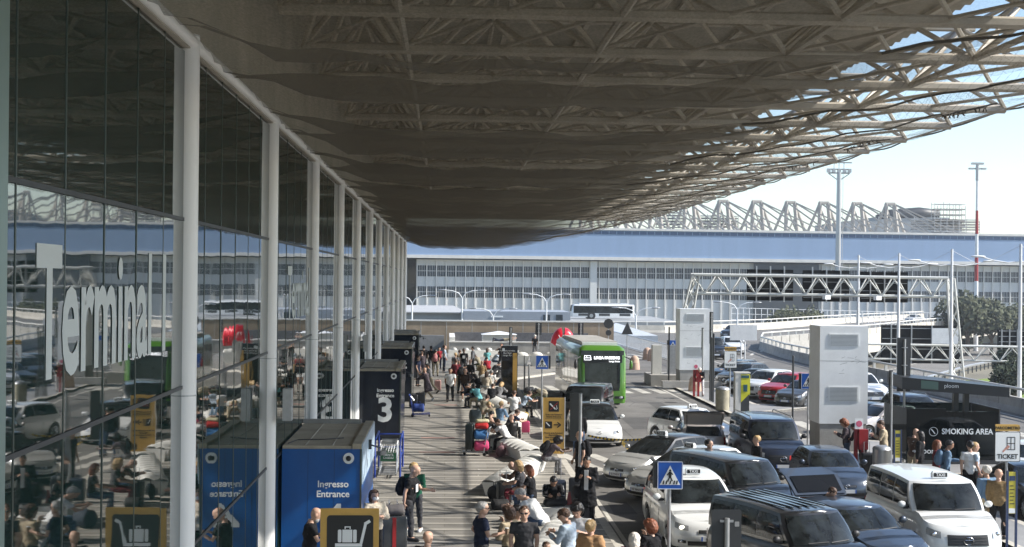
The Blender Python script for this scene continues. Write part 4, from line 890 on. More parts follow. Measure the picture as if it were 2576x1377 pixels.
# ================= TREES =================
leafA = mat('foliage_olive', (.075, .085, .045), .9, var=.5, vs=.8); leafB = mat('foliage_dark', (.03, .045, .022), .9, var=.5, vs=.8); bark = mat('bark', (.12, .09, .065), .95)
def tree(label, x, y, z, h, r, m, n=2600, name='bushy_tree'):
    t = thing(name, label, 'tree', (x, y, z), 0, 'trees'); rnd = random.Random(int(x*10+y))
    mb = MB(); mb.tube([(0, 0, 0), (.1, 0, h*.3), (0, .1, h*.6)], [.05*r+.1, .04*r+.08, .05], 7)
    for k in range(5): a = k*1.3; mb.tube([(0, 0, h*.25), (cos(a)*r*.5, sin(a)*r*.5, h*.6)], [.03*r+.04, .03], 5)
    mb.build('trunk', bark, t); mb = MB(); cl = []
    for k in range(34): a = rnd.uniform(0, 6.28); q = sqrt(rnd.random())*r*.75; cl.append(V((q*cos(a), q*sin(a), h*(.45+.45*rnd.random()*(1-q/r*.6)))))
    for k in range(n):
        c = rnd.choice(cl); d = V((rnd.gauss(0, 1), rnd.gauss(0, 1), rnd.gauss(0, .8))).normalized()*r*.36*rnd.uniform(.5, 1.1); p = c+d; s = r*.085*rnd.uniform(.6, 1.5)
        a = V((rnd.gauss(0, 1), rnd.gauss(0, 1), rnd.gauss(0, 1))).normalized(); b = a.orthogonal().normalized(); mb.add([p+a*s, p+b*s*.6, p-a*s, p-b*s*.6], [(0, 1, 2, 3)])
    mb.build('crown', m, t)
def treeat(label, u, vtop, D, r, m, **k):
    a = atD(u, vtop, D); tree(label, a.x, a.y, -5, a.z+5, r, m, **k)
treeat('small olive bushy tree left below the gantry', 1985, 764, 232, 3.4, leafA); treeat('small olive bushy tree right below the gantry', 2030, 764, 230, 3.2, leafA)
treeat('large round olive tree beside the red and white mast', 2435, 722, 225, 5.2, leafA, n=4000); treeat('olive tree right of the large round one', 2495, 742, 226, 4.2, leafA, n=3000); treeat('lower olive tree at the right edge of the hangar', 2555, 752, 228, 4, leafA)
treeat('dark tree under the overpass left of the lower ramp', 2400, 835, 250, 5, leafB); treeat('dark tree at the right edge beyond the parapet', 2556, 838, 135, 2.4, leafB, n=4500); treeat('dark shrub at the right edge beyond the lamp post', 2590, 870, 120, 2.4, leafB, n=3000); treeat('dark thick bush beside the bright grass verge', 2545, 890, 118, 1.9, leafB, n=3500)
# ================= VEHICLES =================
carglass = mat('car_glass', (.022, .027, .029), .04, 0, spec=.4, ior=1.45, var=.9, vs=2.2)
headl = mat('headlamp', (.55, .57, .58), .12, .5); taill = mat('tail_lamp', (.35, .01, .01), .2); plate = mat('number_plate', (.6, .62, .65), .5); rim = mat('alloy_rim', (.35, .36, .37), .3, .8)
intake = mat('grille_black', (.012, .012, .013), .45)
def paint(n, c, metal=0, r=.28): return mat('paint_'+n, c, r, metal, coat=.7)
pw = paint('white', (.72, .73, .72)); ps = paint('silver_white', (.56, .56, .54), .3); pb = paint('black', (.008, .009, .011)); pn = paint('blue_grey', (.045, .06, .085), .4); pg_ = paint('grey', (.11, .11, .11), .5); pr = paint('red', (.42, .015, .02)); pgr = paint('green', (.075, .21, .022)); pbe = paint('pinkish_white', (.50, .46, .44), .2); pd = paint('dark_blue', (.012, .018, .035), .2)
def lerp(a, b, t): return a+(b-a)*t
def pw_lin(tab, t):
    for (a, b), (c, d) in zip(tab, tab[1:]):
        if t <= c: return b+(d-b)*(t-a)/(c-a) if c > a else d
    return tab[-1][1]
KINDS = {  # L W H  cowl y,z  nose z, roof front y, roof rear y, rear belt y, belt rear z, wheels y, wheel r, roof half width factor
 'hatch': dict(L=4.0, W=1.76, H=1.46, yc=1.05, zc=.98, zn=.72, yrf=1.85, yrr=3.45, yrb=3.92, zbr=1.0, wy=(.78, 3.3), wr=.31, wt=.72),
 'prius': dict(L=4.6, W=1.77, H=1.52, yc=1.0, zc=.97, zn=.70, yrf=2.1, yrr=3.9, yrb=4.5, zbr=1.05, wy=(.85, 3.6), wr=.32, wt=.70),
 'suv': dict(L=4.4, W=1.85, H=1.62, yc=1.15, zc=1.08, zn=.85, yrf=1.95, yrr=3.75, yrb=4.25, zbr=1.1, wy=(.85, 3.55), wr=.36, wt=.73),
 'mpv': dict(L=4.8, W=1.88, H=1.72, yc=1.05, zc=1.1, zn=.78, yrf=2.0, yrr=4.3, yrb=4.72, zbr=1.1, wy=(.9, 3.75), wr=.34, wt=.74),
 'sedan': dict(L=4.6, W=1.82, H=1.45, yc=1.3, zc=.98, zn=.72, yrf=2.1, yrr=3.3, yrb=4.05, zbr=1.02, wy=(.85, 3.7), wr=.33, wt=.70),
 'van': dict(L=5.0, W=1.95, H=1.93, yc=.95, zc=1.22, zn=.95, yrf=1.65, yrr=4.8, yrb=4.95, zbr=1.15, wy=(.9, 4.05), wr=.35, wt=.82),
 'ev': dict(L=4.7, W=1.92, H=1.62, yc=1.0, zc=1.0, zn=.72, yrf=2.0, yrr=3.7, yrb=4.6, zbr=1.12, wy=(.88, 3.78), wr=.36, wt=.69),
}
EMB = mat('emblem_chrome', (.75, .75, .76), .15, 1)
def car(label, kind, pos, d, m, taxi=False, cat='car', name='parked_car', rails=False, roofm=None, grille='bar', sc=1.0, hatch=False, plates=True, group='cars and taxis at the forecourt', lights=False, plow=None, ribs=False, front=True, zg=-.12):
    K = KINDS[kind]; L_, W_, H_ = K['L'], K['W'], K['H']; hw = W_/2; zb = .20
    t = thing(name, label, cat, (pos[0], pos[1], zg), atan2(d[0], -d[1]), group); t.scale = (sc, sc, sc)
    ztop = lambda y: pw_lin([(0, K['zn']), (.15, K['zn']+.03), (.5, K['zn']+.11), (K['yc'], K['zc']), (K['yrb'], K['zbr']), (L_, K['zbr']-.06)], y)
    RF, RR = .55, .35
    yfo = lambda q: pw_lin([(0, .10), (.2, .02), (.45, 0), (.75, .05), (.93, .12), (1, .22)], q); yro = lambda q: pw_lin([(0, .12), (.3, 0), (.6, .03), (1, .10)], q)
    wf = lambda q: pw_lin([(0, .94), (.15, .985), (.5, 1), (.85, .975), (1, .90)], q)
    ys = sorted(set([round(RF+.25+k*(L_-RF-RR-.4)/14, 3) for k in range(15)]+[round(w_+s*(K['wr']+.07)*f, 3) for w_ in K['wy'] for s in (-1, 1) for f in (1.0, .9, .7, .4, 0)]))
    ys = [y for y in ys if RF+.05 < y < L_-RR-.02]
    def arch(y):
        for w_ in K['wy']:
            q = (K['wr']+.07)**2-(y-w_)**2
            if q > 0: return K['wr']+sqrt(q)
        return 0
    TH = [0, 12, 25, 38, 50, 62, 72, 81, 90]
    def fpt(q, th, off=0):
        c = max(0, cos(R(th)))**.75; s = sin(R(th))**.8; x = hw*wf(q)*s; y = yfo(q)+RF*(1-c); return x, y-off
    def ring(q):
        P = []
        for th in TH: x, y = fpt(q, th); P.append((x, y, lerp(zb, ztop(y), q)))
        for y in ys:
            z = lerp(zb, ztop(y), q); P.append((hw*wf(q), y, max(z, min(arch(y), ztop(y)-.12)) if q < .9 else z))
        for th in TH[::-1]:
            c = max(0, cos(R(th)))**.7; s = sin(R(th))**.7; y = L_-yro(q)-RR*(1-c); P.append((hw*wf(q)*s, y, lerp(zb, ztop(y), q)))
        return P
    Q = [0, .08, .2, .35, .5, .68, .82, .93, 1]; rings = []
    for q in Q: P = ring(q); rings.append(P+[(-x, y, z) for x, y, z in P[-2:0:-1]])
    mb = MB(); mb.loft(rings, caps=False)
    top = ring(1); n = len(top); g = []
    for (x, y, z) in top: g.append([(x*k, y, z+.035*(1-k*k)) for k in (1, .75, .4, 0, -.4, -.75, -1)])
    mb.loft(g, close=False, caps=False); bot = ring(0); mb.add([(x, y, z) for x, y, z in bot]+[(-x, y, z) for x, y, z in bot], [tuple([i, i+1, i+1+n, i+n]) for i in range(n-1)])
    mb.build('body', m, t, 38)
    MB().bb(-hw*.8, hw*.8, .4, L_-.35, .16, .62).build('underbody', rubber, t)
    # greenhouse
    wb_, wt_ = hw*.93, hw*K['wt']; y0, y1, y2, y3 = K['yc'], K['yrf'], K['yrr'], K['yrb']
    RW = .32; zroof = lambda y: H_-.03-.05*((y-(y1+y2)/2)/((y2-y1)/2+.01))**2
    gt = [0, .2, .45, .7, .88, 1]; cur = lambda q: q**1.12; ex = [lerp(0, 1, q) for q in gt]
    def gw_(q): return lerp(wb_, wt_, q)+.04*sin(pi*q)
    def gf(q, s, off=0): # windshield point, s in -1..1
        w_ = gw_(q); x = s*w_; c = 1-abs(s)**3.2; y = lerp(y0, y1, q)+RW*(1-c)*(1-.5*q); z = lerp(ztop(y)-.03, zroof(y), q)+.03*sin(pi*q); return (x, y-off, z+off*.6)
    def gr(q, s, off=0):
        w_ = gw_(q); x = s*w_; c = 1-abs(s)**3; y = lerp(y3, y2, q)-.2*(1-c)*(1-.5*q); z = lerp(ztop(y)-.03, zroof(y), q); return (x, y+off, z+off*.4)
    def gs(q, y, off=0): return (gw_(q)+off, y, lerp(ztop(y)-.03, zroof(y), q))
    mb = MB(); rg = []
    SS = [0, .3, .55, .75, .9, 1]
    for q in gt:
        P = [gf(q, s) for s in SS]; ya, yb = P[-1][1], gr(q, 1)[1]
        P += [gs(q, lerp(ya, yb, k/7)) for k in range(1, 7)]+[gr(q, s) for s in SS[::-1]]
        rg.append(P+[(-x, y, z) for x, y, z in P[-2:0:-1]])
    mb.loft(rg, caps=False); P = rg[-1][:len(SS)*2+6]; cr = .05
    mb.loft([[(x*k, y, z+cr*(1-abs(k)**2.5)) for k in (1, .85, .6, .3, 0, -.3, -.6, -.85, -1)] for x, y, z in P], close=False, caps=False)
    mb.build('cabin', roofm or m, t, 42)
    if ribs:
        mb = MB()
        for k in range(6):
            x = (-.55+.22*k); mb.bb(x, x+.05, y1+.35, y2-.25, H_+.0, H_+.028)
        mb.build('roof_ribs', roofm or m, t)
    o = .012
    MB().grid(lambda a, b: gf(.07+.86*b, (2*a-1)*.90, o), 14, 8).build('windscreen', carglass, t, 180)
    mb = MB(); mb.grid(lambda a, b: gf(-.0+.06*b, (2*a-1)*.9, o*.8), 14, 1); mb.tube([gf(.1, .05, .03), gf(.12, .65, .03)], .012, 4); mb.tube([gf(.1, -.6, .03), gf(.12, -.02, .03)], .012, 4); mb.build('wiper', black, t)
    MB().grid(lambda a, b: gr(.12+.78*b, (2*a-1)*.85, o), 8, 4, True).build('rear_window', carglass, t, 180)
    nwin = 3 if kind in ('van', 'mpv', 'prius') else 2
    for sd_ in (1, -1):
        for k in range(nwin):
            def f(a, b):
                q = .09+.80*b; A0 = gf(q, 1)[1]+.10; B0 = gr(q, 1)[1]-.12; span = B0-A0
                bA, bB = [(0, .42), (.44, .88)][k] if nwin == 2 else [(0, .32), (.34, .66), (.68, .97)][k]
                if nwin == 2 and k == 1: bB = .97
                # keep pillars vertical except the ends
                yA = A0 if k == 0 else lerp(gf(.5, 1)[1]+.1, gr(.5, 1)[1]-.12, bA); yB = B0 if k == nwin-1 else lerp(gf(.5, 1)[1]+.1, gr(.5, 1)[1]-.12, bB)
                x, y, z = gs(q, lerp(yA, yB, a), .010); return (x*sd_, y, z)
            MB().grid(f, 4, 4, sd_ > 0).build('side_window', carglass, t, 180)
        mb = MB(); yy = lerp(y0, y1, .35)+.35; zz = ztop(yy)+.02
        mb.ell((sd_*(hw+.12), yy-.05, zz+.1), (.11, .07, .085), 10, 6); mb.build('mirror', m if kind != 'van' or m is pw else black, t, 180)
        MB().bb(*sorted((sd_*(hw-.06), sd_*(hw+.06))), yy-.02, yy+.04, zz-.02, zz+.05).build('mirror_arm', black, t)
        for yy in (lerp(y1, y2, .25), lerp(y1, y2, .8)): MB().bb(*sorted((sd_*(hw*.985), sd_*(hw*.985+.03))), yy, yy+.18, .86, .89).build('door_handle', m, t)
        mb = MB(); mb.bb(*sorted((sd_*(hw*.995), sd_*(hw*1.003))), y1+.05, y1+.06, .35, .85); ym = lerp(y1, y2, .5)+.1; mb.bb(*sorted((sd_*(hw*.995), sd_*(hw*1.003))), ym, ym+.01, .35, .85); mb.build('door_gap', black, t)
        for w_ in K['wy']:
            x0, x1 = sd_*(hw-.22), sd_*(hw-.01); r = K['wr']; wh = MB().tube([(x0, w_, r), (x0+sd_*.02, w_, r), (x1-sd_*.03, w_, r), (x1, w_, r)], [r*.9, r, r, r*.93], 24).build('wheel', rubber, t, 40)
            mb = MB(); mb.tube([(x1-sd_*.01, w_, r), (x1+sd_*.004, w_, r)], [r*.66, r*.64], 20); mb.build('hubcap', intake, wh, 40); mb = MB()
            for k in range(7): a = k*2*pi/7; mb.tube([(x1+sd_*.008, w_, r), (x1+sd_*.008, w_+r*.62*cos(a), r+r*.62*sin(a))], [.045*r/.33, .03], 5)
            mb.tube([(x1-sd_*.02, w_, r), (x1+sd_*.012, w_, r)], [r*.2, r*.16], 12); n2 = 20
            mb.add([(x1+sd_*.006, w_+r*f*cos(2*pi*k/n2), r+r*f*sin(2*pi*k/n2)) for f in (.60, .68) for k in range(n2)], [(k, (k+1) % n2, n2+(k+1) % n2, n2+k) for k in range(n2)]); mb.build('rim', rim, wh)
    if rails:
        for sd_ in (1, -1): mb = MB(); mb.tube([(sd_*(wt_-.06), y1+.15, H_-.05), (sd_*(wt_-.06), y1+.3, H_+.05), (sd_*(wt_-.06), y2-.2, H_+.05), (sd_*(wt_-.06), y2, H_-.05)], .02, 6); mb.build('roof_rail', steel, t)
    # front: patch on the nose surface
    def nose(q, s, off):   # s = x/hw*wf
        s_ = min(1, abs(s)); th = math.degrees(math.asin(s_**(1/.8))); x, y = fpt(q, th, off); return (x*(1 if s >= 0 else -1), y, lerp(zb, ztop(y), q))
    def patch(s0, s1, q0, q1, off=.01, nu=8, nv=3, sk=0): return MB().grid(lambda a, b: nose(lerp(q0, q1, b)+sk*a, lerp(s0, s1, a), off), nu, nv)
    def emblem(z=.62, yq=.6, r=.06):
        x, y, zz = nose(yq, 0, .02); mb = MB(); n3 = 16
        for k in range(n3): a0, a1 = 2*pi*k/n3, 2*pi*(k+1)/n3; mb.tube([(r*1.3*cos(a0), y-.01, zz+r*sin(a0)), (r*1.3*cos(a1), y-.01, zz+r*sin(a1))], .009, 4)
        mb.tube([(0, y-.01, zz+r), (0, y-.01, zz)], .009, 4); mb.tube([(-r, y-.01, zz+.02), (r, y-.01, zz+.02)], .009, 4); mb.build('emblem', EMB, t)
    GR = {'bar': (.30, .62, .76), 'big': (.46, .50, .82), 'none': (.0, 0, 0), 'mid': (.36, .56, .78)}[grille]
    if GR[0]:
        gp = patch(-GR[0]/.9, GR[0]/.9, GR[1], GR[2], .012, 12).build('grille', intake, t, 180); mb = MB()
        for k in range(1, 4): q = lerp(GR[1], GR[2], k/4); mb.tube([nose(q, lerp(-GR[0], GR[0], a/6), .018) for a in range(7)], .006 if grille != 'bar' else .004, 4)
        mb.build('grille_bar', rim if kind != 'van' else intake, gp)
    emblem(yq=(GR[1]+GR[2])/2 if GR[0] else .8, r=.055 if grille != 'big' else .09)
    patch(-.62, .62, .10, .30 if grille != 'big' else .24, .010, 12).build('lower_intake', intake, t, 180)
    for s in (-1, 1):
        a_, b_ = (.60, .93) if kind != 'van' else (.66, .95)
        hl = patch(s*a_, s*b_, .70, .88, .012, 6, 3, .04).build('headlight', headl if not lights else headl, t, 180)
        mb = MB(); x, y, z = nose(.80, s*(a_+b_)/2, .02); mb.ell((x, y, z), (.07, .03, .05), 10, 6); mb.build('lens', mat('lit_lens', (1, .93, .75), .3, emit=1.5) if lights else chrome, hl, 180)
        mb = patch(s*.66, s*.86, .20, .32, .014, 4, 2); mb.build('fog_lamp', intake, t); x, y, z = nose(.26, s*.78, .02); MB().ell((x, y, z), (.04, .02, .04), 8, 6).build('fog_lamp', chrome, t, 180)
        mb = MB().grid(lambda a, b: (s*hw*.93*(1-.12*a), L_-.10-.12*(1-a)+.055, lerp(.72, 1.0, b)), 3, 3, s < 0); mb.build('tail_light', taill, t)
    if plates:
        x, y, z = nose(.42 if grille != 'big' else .34, 0, .02); pz = MB().bb(-.26, .26, y-.012, y, z-.055, z+.055).build('number_plate', plate, t); MB().bb(-.26, -.225, y-.015, y-.0125, z-.055, z+.055).build('plate_band', signblue, pz); MB().bb(.225, .26, y-.015, y-.0125, z-.055, z+.055).build('plate_band', signblue, pz)
        if plow: text('lettering', plow, .09, (0, y-.015, z), signbk, pz, ext=.001, bold=.01)
    MB().bb(-.26, .26, L_+.0, L_+.012, .62, .73).build('number_plate', plate, t)
    if taxi:
        z = H_+.03; yy = y1+.22; sg = MB(); sg.loft([[(-.20, yy-.07, z-.03), (.20, yy-.07, z-.03), (.20, yy+.07, z-.03), (-.20, yy+.07, z-.03)], [(-.21, yy-.055, z+.06), (.21, yy-.055, z+.06), (.21, yy+.055, z+.06), (-.21, yy+.055, z+.06)], [(-.18, yy-.03, z+.13), (.18, yy-.03, z+.13), (.18, yy+.03, z+.13), (-.18, yy+.03, z+.13)]]); sgo = sg.build('taxi_sign', signw, t)
        MB().bb(-.17, .17, yy-.068, yy-.060, z-.005, z+.095).build('sign_face', signbk, sgo); text('lettering', 'TAXI', .105, (0, yy-.071, z+.043), signw, sgo, ext=.001, bold=.02)
    if hatch:
        hh = 1.05; yb = y2+.05; zt = H_+.0
        mb = MB(); mb.loft([[(-hw*.82, yb, zt), (hw*.82, yb, zt)], [(-hw*.85, yb+.45, zt+.40), (hw*.85, yb+.45, zt+.40)], [(-hw*.72, yb+.95, zt+.52), (hw*.72, yb+.95, zt+.52)]], close=False, caps=False)
        v0 = list(mb.v); mb.add([(x, y, z-.05) for x, y, z in v0], [(1, 0, 2, 3), (3, 2, 4, 5)]); tg = mb.build('open_tailgate', m, t)
        mb = MB(); mb.add([(-hw*.7, yb+.05, zt+.02), (hw*.7, yb+.05, zt+.02), (hw*.72, yb+.43, zt+.36), (-hw*.72, yb+.43, zt+.36)], [(0, 1, 2, 3)]); mb.v = [(x, y-.01, z+.045) for x, y, z in mb.v]; mb.build('tailgate_glass', mat('hatch_glass', (.006, .007, .009), .25, spec=.15), tg)
        for s in (-1, 1): MB().tube([(s*hw*.7, yb+.2, zt-.3), (s*hw*.75, yb+.5, zt+.36)], .015, 5).build('gas_strut', black, tg)
    return t
# near to far
car('black minivan with ribbed roof nearest the camera at the bottom', 'van', (8.55, 27.9), (.35, -.94), pb, cat='van', name='minivan', grille='big', ribs=True, sc=.94)
car('white van taxi with wide black grille at the bottom right', 'van', (12.35, 31.6), (0.02, -1), pw, True, cat='van', name='van_taxi', grille='big', plow='GV 798RH', ribs=False)
car('dark blue-grey car with raised tailgate between the black van and white van', 'hatch', (10.45, 30.2), (.3, -.95), pn, hatch=True, sc=1.02)
car('white people carrier taxi with lit headlamp behind the foreground sign', 'mpv', (6.55, 33.2), (.03, -1), pw, True, name='taxi', cat='taxi', grille='bar', lights=True, plow='CM 642')
car('black minivan with glossy roof behind the white people carrier taxi', 'van', (9.15, 36.5), (.4, -.91), pb, cat='van', name='minivan', grille='big', sc=.93)
car('dark blue hatchback facing the camera left of the nearer red box', 'hatch', (12.25, 41.0), (.0, -1), pn)
car('silver estate taxi with chrome badge, nearest of the two angled silver taxis', 'prius', (5.85, 41.3), (-.80, -.60), ps, True, name='taxi', cat='taxi', plow='EZ 889ZX')
car('silver taxi with sloping black windscreen behind the other silver taxi', 'prius', (5.6, 44.6), (-.76, -.65), ps, True, name='taxi', cat='taxi', plow='ES 974DX', roofm=pb)
car('tall dark blue minivan with roof rails in front of the nearer white cabinet', 'van', (11.6, 46.3), (0, -1), pd, cat='van', name='minivan', grille='big', rails=True)
car('cream hatchback seen from behind with its tailgate open', 'hatch', (9.8, 54.2), (.05, 1), pbe, hatch=True)
car('white electric taxi with smooth nose in front of the black minivan', 'ev', (6.25, 54.8), (0, -1), pw, True, name='taxi', cat='taxi', grille='none', plow='GA 136ZB', roofm=pb)
car('white crossover taxi turning right near the island kerb', 'suv', (11.0, 53.6), (.42, -.9), pw, True, name='taxi', cat='taxi', grille='bar', sc=.98)
car('black van directly in front of the green bus', 'van', (5.95, 60.9), (-.26, -.97), pb, cat='van', name='minivan', grille='big')
for lb_, k, p_, m_, g in (('grey compact hatchback at the near end of the parked row', 'hatch', (18.2, 72.6), pg_, 'mid'), ('bright red compact car second in the parked row', 'suv', (18.0, 75.6), pr, 'big'), ('white luxury crossover with twin grilles in the parked row', 'suv', (17.4, 78.4), pw, 'big'), ('black sedan fourth in the parked row', 'sedan', (17.3, 81.6), pb, 'mid'), ('black coupe with white highlights fifth in the parked row', 'suv', (17.4, 84.8), pb, 'big'), ('black off-roader at the far end of the parked row', 'suv', (17.6, 88.3), pb, 'big')):
    car(lb_, k, p_, (-.72, -.69), m_, group='cars parked nose in beyond the island', grille=g, rails=(k == 'suv' and m_ is pb))
car('white off-roader facing the camera right of the nearer cabinet', 'suv', (23.6, 74), (.1, -1), pw, cat='car', grille='big', sc=1.08)
car('pinkish white small hatchback seen side on behind the nearer cabinet', 'hatch', (17.2, 58.6), (-.93, -.35), pbe)
car('dark off-roader behind the smoking shelter roof posts', 'suv', (22.0, 60.5), (.1, -1), pn, grille='big', rails=True)
car('black car showing through the smoking shelter glass', 'hatch', (19.6, 58), (.3, -.95), pb)
car('white saloon at the right edge behind the ticket sign', 'sedan', (19.2, 43.2), (-.35, -.93), pw)
car('black saloon cut off by the right edge of the picture', 'sedan', (17.5, 37.5), (0, -1), pb)
car('black people mover driving up beside the farther cabinet', 'van', (23.6, 118), (.05, -1), pb, cat='van', name='minivan', grille='big', group='cars on the ramp')
car('white crossover driving down the ramp towards the camera', 'suv', (27.2, 127), (0, -1), pw, grille='big', group='cars on the ramp')
car('black car rounding the bend of the ramp', 'suv', (33.6, 163), (-.6, -.8), pb, grille='mid', group='cars on the ramp')
car('silver saloon driving along the far overpass', 'sedan', (82, 239), (-.66, -.75), ps, group='cars on the ramp'); car('silver car partly hidden at the far right of the overpass', 'sedan', (113, 280), (-.66, -.75), ps, group='cars on the ramp')
# green bus
def bus(label, pos, d, L_, W_, H_, m, coach=False, zg=-.12):
    t = thing('coach' if coach else 'city_bus', label, 'coach' if coach else 'bus', (*pos, zg), atan2(d[0], -d[1])); hw = W_/2
    def ring(z, ins, yo):
        P = []
        for cx, cy, a0 in ((hw-ins-.25, yo+.25, -90), (hw-ins-.25, L_-.25, 0), (-hw+ins+.25, L_-.25, 90), (-hw+ins+.25, yo+.25, 180)):
            for k in range(5): a = R(a0+90*k/4); P.append((cx+.25*cos(a), cy+.25*sin(a), z))
        return P
    MB().loft([ring(.28, .03, .05), ring(.5, 0, 0), ring(1.0, 0, 0), ring(H_*.85, .0, .12), ring(H_*.95, .06, .25), ring(H_, .25, .5)]).build('body', m, t, 40)
    MB().bb(-hw*.75, hw*.75, 1.2, L_-.8, H_+.003, H_+.16).build('roof_pod', white, t); MB().bb(-hw+.3, hw-.3, 1.6, L_-2, H_+.163, H_+.2).build('roof_vents', concg, t)
    ws = lambda a, b: ((2*a-1)*(hw-.12)*(1-.0*b), -.014+.12*max(0, (lerp(.95 if not coach else 1.1, H_*.9, b)-1)/(H_*.85-1))+.05*abs(2*a-1)**6, lerp(.95 if not coach else 1.1, H_*.93, b))
    MB().grid(ws, 10, 8).build('windscreen', carglass, t, 180)
    for s in (-1, 1):
        x = s*(hw+.008)
        if not coach:
            for k in range(7):
                y0 = .5+k*(L_-.9)/7; y1 = y0+(L_-.9)/7-.10; dr = (s < 0 and False); MB().add([(x, y0, 1.05), (x, y1, 1.05), (x, y1, H_*.84), (x, y0, H_*.84)], [(0, 1, 2, 3) if s > 0 else (3, 2, 1, 0)]).build('side_window', carglass, t)
        else: MB().add([(x, .3, .85), (x, L_-.3, .85), (x, L_-.3, H_*.9), (x, .3, H_*.9)], [(0, 1, 2, 3)]).build('side_window', carglass, t); mb = MB(); [mb.add([(x+s*.004, 1+k*3, .45), (x+s*.004, 2.6+k*3, .45), (x+s*.004, 2.6+k*3, .8), (x+s*.004, 1+k*3, .8)], [(0, 1, 2, 3)]) for k in range(3)]; mb.build('luggage_door', darkm, t)
        for yy in (2.6, L_-3.2) if not coach else (2.9,):
            wh = MB().cyl((x-s*.28, yy, .48), .48, s*.29, 22, axis='x').build('wheel', rubber, t, 40); MB().cyl((x-s*.02, yy, .48), .27, s*.04, 16, axis='x').build('rim', rim, wh, 40); MB().prism(circ(0, 0, .6, 20), 0, .004).build('wheel_arch', black, t, loc=(x-s*.006, yy, .5), rot=(0, 0, pi/2))
    if not coach:
        for s in (-1, 1):
            MB().bb(*sorted((s*(hw-.62), s*(hw-.12))), -.02, .02, .52, .66).build('light_bar', intake, t); MB().ell((s*(hw-.3), -.01, .59), (.11, .04, .07), 12, 6).build('headlight', headl, t, 180)
            MB().tube([(s*(hw-.1), .1, 2.75), (s*(hw+.22), -.2, 2.6)], .025, 6).build('mirror_arm', black, t); MB().ell((s*(hw+.2), -.2, 2.35), (.09, .1, .24), 10, 8).build('mirror', m if s > 0 else black, t, 180)
        db = MB().grid(lambda a, b: (lerp(-1.05, 1.05, a), ws(.5, lerp(.74, .93, b))[1]-.02, lerp(2.42, 2.86, b)), 2, 2).build('display', signbk, t)
        text('lettering', 'LINEA PARKING', .215, (.22, .045, 2.68), ledw, db, rot=(R(86), 0, 0), bold=.02, sx=.9, ext=.02); text('lettering', 'Lunga Sosta', .12, (.62, .03, 2.5), ledw, db, rot=(R(86), 0, 0), bold=.01, ext=.004)
        mb = MB(); f = [((-.98, 2.57), (-.62, 2.57)), ((-.98, 2.80), (-.66, 2.80)), ((-.98, 2.57), (-.98, 2.80)), ((-.62, 2.57), (-.66, 2.80)), ((-.98, 2.68), (-.63, 2.68)), ((-.86, 2.68), (-.86, 2.80))]
        for (a, b), (c, e) in f: mb.prism(bar2(a, b, c, e, .022), .025, .03)
        mb.build('bus_icon', ledw, db)
        MB().bb(-.28, .28, -.02, -.003, .72, .83).build('number_plate', plate, t); mb = MB(); [mb.tube([(s*.1, -.05, 1.05), (s*.75, -.03, 1.3)], .015, 5) for s in (-1, 1)]; mb.build('wiper', black, t)
    return t
busm = pgr
bt = bus('tall green parking shuttle bus approaching on the road', (8.3, 72), (.03, -1), 11.5, 2.55, 3.3, busm)
MB().bb(1.285, 1.30, .35, 11.2, .3, 1.0).build('lower_panel', ps, bt); MB().bb(-1.30, -1.285, .35, 11.2, .3, 1.0).build('lower_panel', ps, bt)
q = atD(1438, 790, 196); bus('white coach with long dark windows parked above the grey wall', (q.x, q.y+2, ), (-1, -.04), 9.2, 2.4, 2.1, pw, True, zg=atD(1436, 806, 190).z)
# ================= PEOPLE =================
SKIN = [mat('skin_light', (.52, .32, .23), .55, var=.08, vs=6), mat('skin_tan', (.36, .20, .13), .55, var=.08, vs=6), mat('skin_dark', (.09, .05, .035), .5, var=.08, vs=6)]
HAIR = dict(brown=mat('hair_brown', (.07, .035, .02), .6, var=.3, vs=20), black=mat('hair_black', (.012, .010, .010), .5), grey=mat('hair_grey', (.30, .29, .28), .7, var=.2, vs=20), blond=mat('hair_blond', (.45, .30, .14), .6, var=.3, vs=20), white=mat('hair_white', (.62, .58, .52), .7), auburn=mat('hair_auburn', (.22, .07, .03), .6, var=.3, vs=20))
def cloth(n, c, var=.12): return mat('cloth_'+n, c, .9, var=var, vs=5, bump=.25, bs=14, spec=.2)
CL = dict(black=cloth('black', (.014, .014, .016)), navy=cloth('navy', (.016, .022, .045)), white=cloth('white', (.66, .66, .65)), grey=cloth('grey', (.17, .17, .175)), dgrey=cloth('dark_grey', (.05, .05, .055)), beige=cloth('beige', (.40, .33, .23)), tan=cloth('tan_puffer', (.42, .25, .13)), green=cloth('green', (.015, .085, .05)), red=cloth('red', (.30, .02, .03)), jean=cloth('jeans', (.06, .09, .15)), denim=cloth('denim', (.14, .22, .32)), teal=cloth('teal', (.15, .40, .42)), camo=cloth('camouflage', (.12, .13, .08), .6), khaki=cloth('khaki', (.33, .29, .21)), pink=cloth('pink', (.50, .22, .22)), lblue=cloth('light_blue', (.38, .46, .55)), cream=cloth('cream', (.52, .46, .37)), maroon=cloth('maroon', (.17, .03, .04)), plaid=cloth('dark_plaid', (.10, .08, .09), .8))
shoeB = mat('shoe_black', (.015, .015, .015), .5); shoeW = mat('shoe_white', (.65, .65, .64), .6)
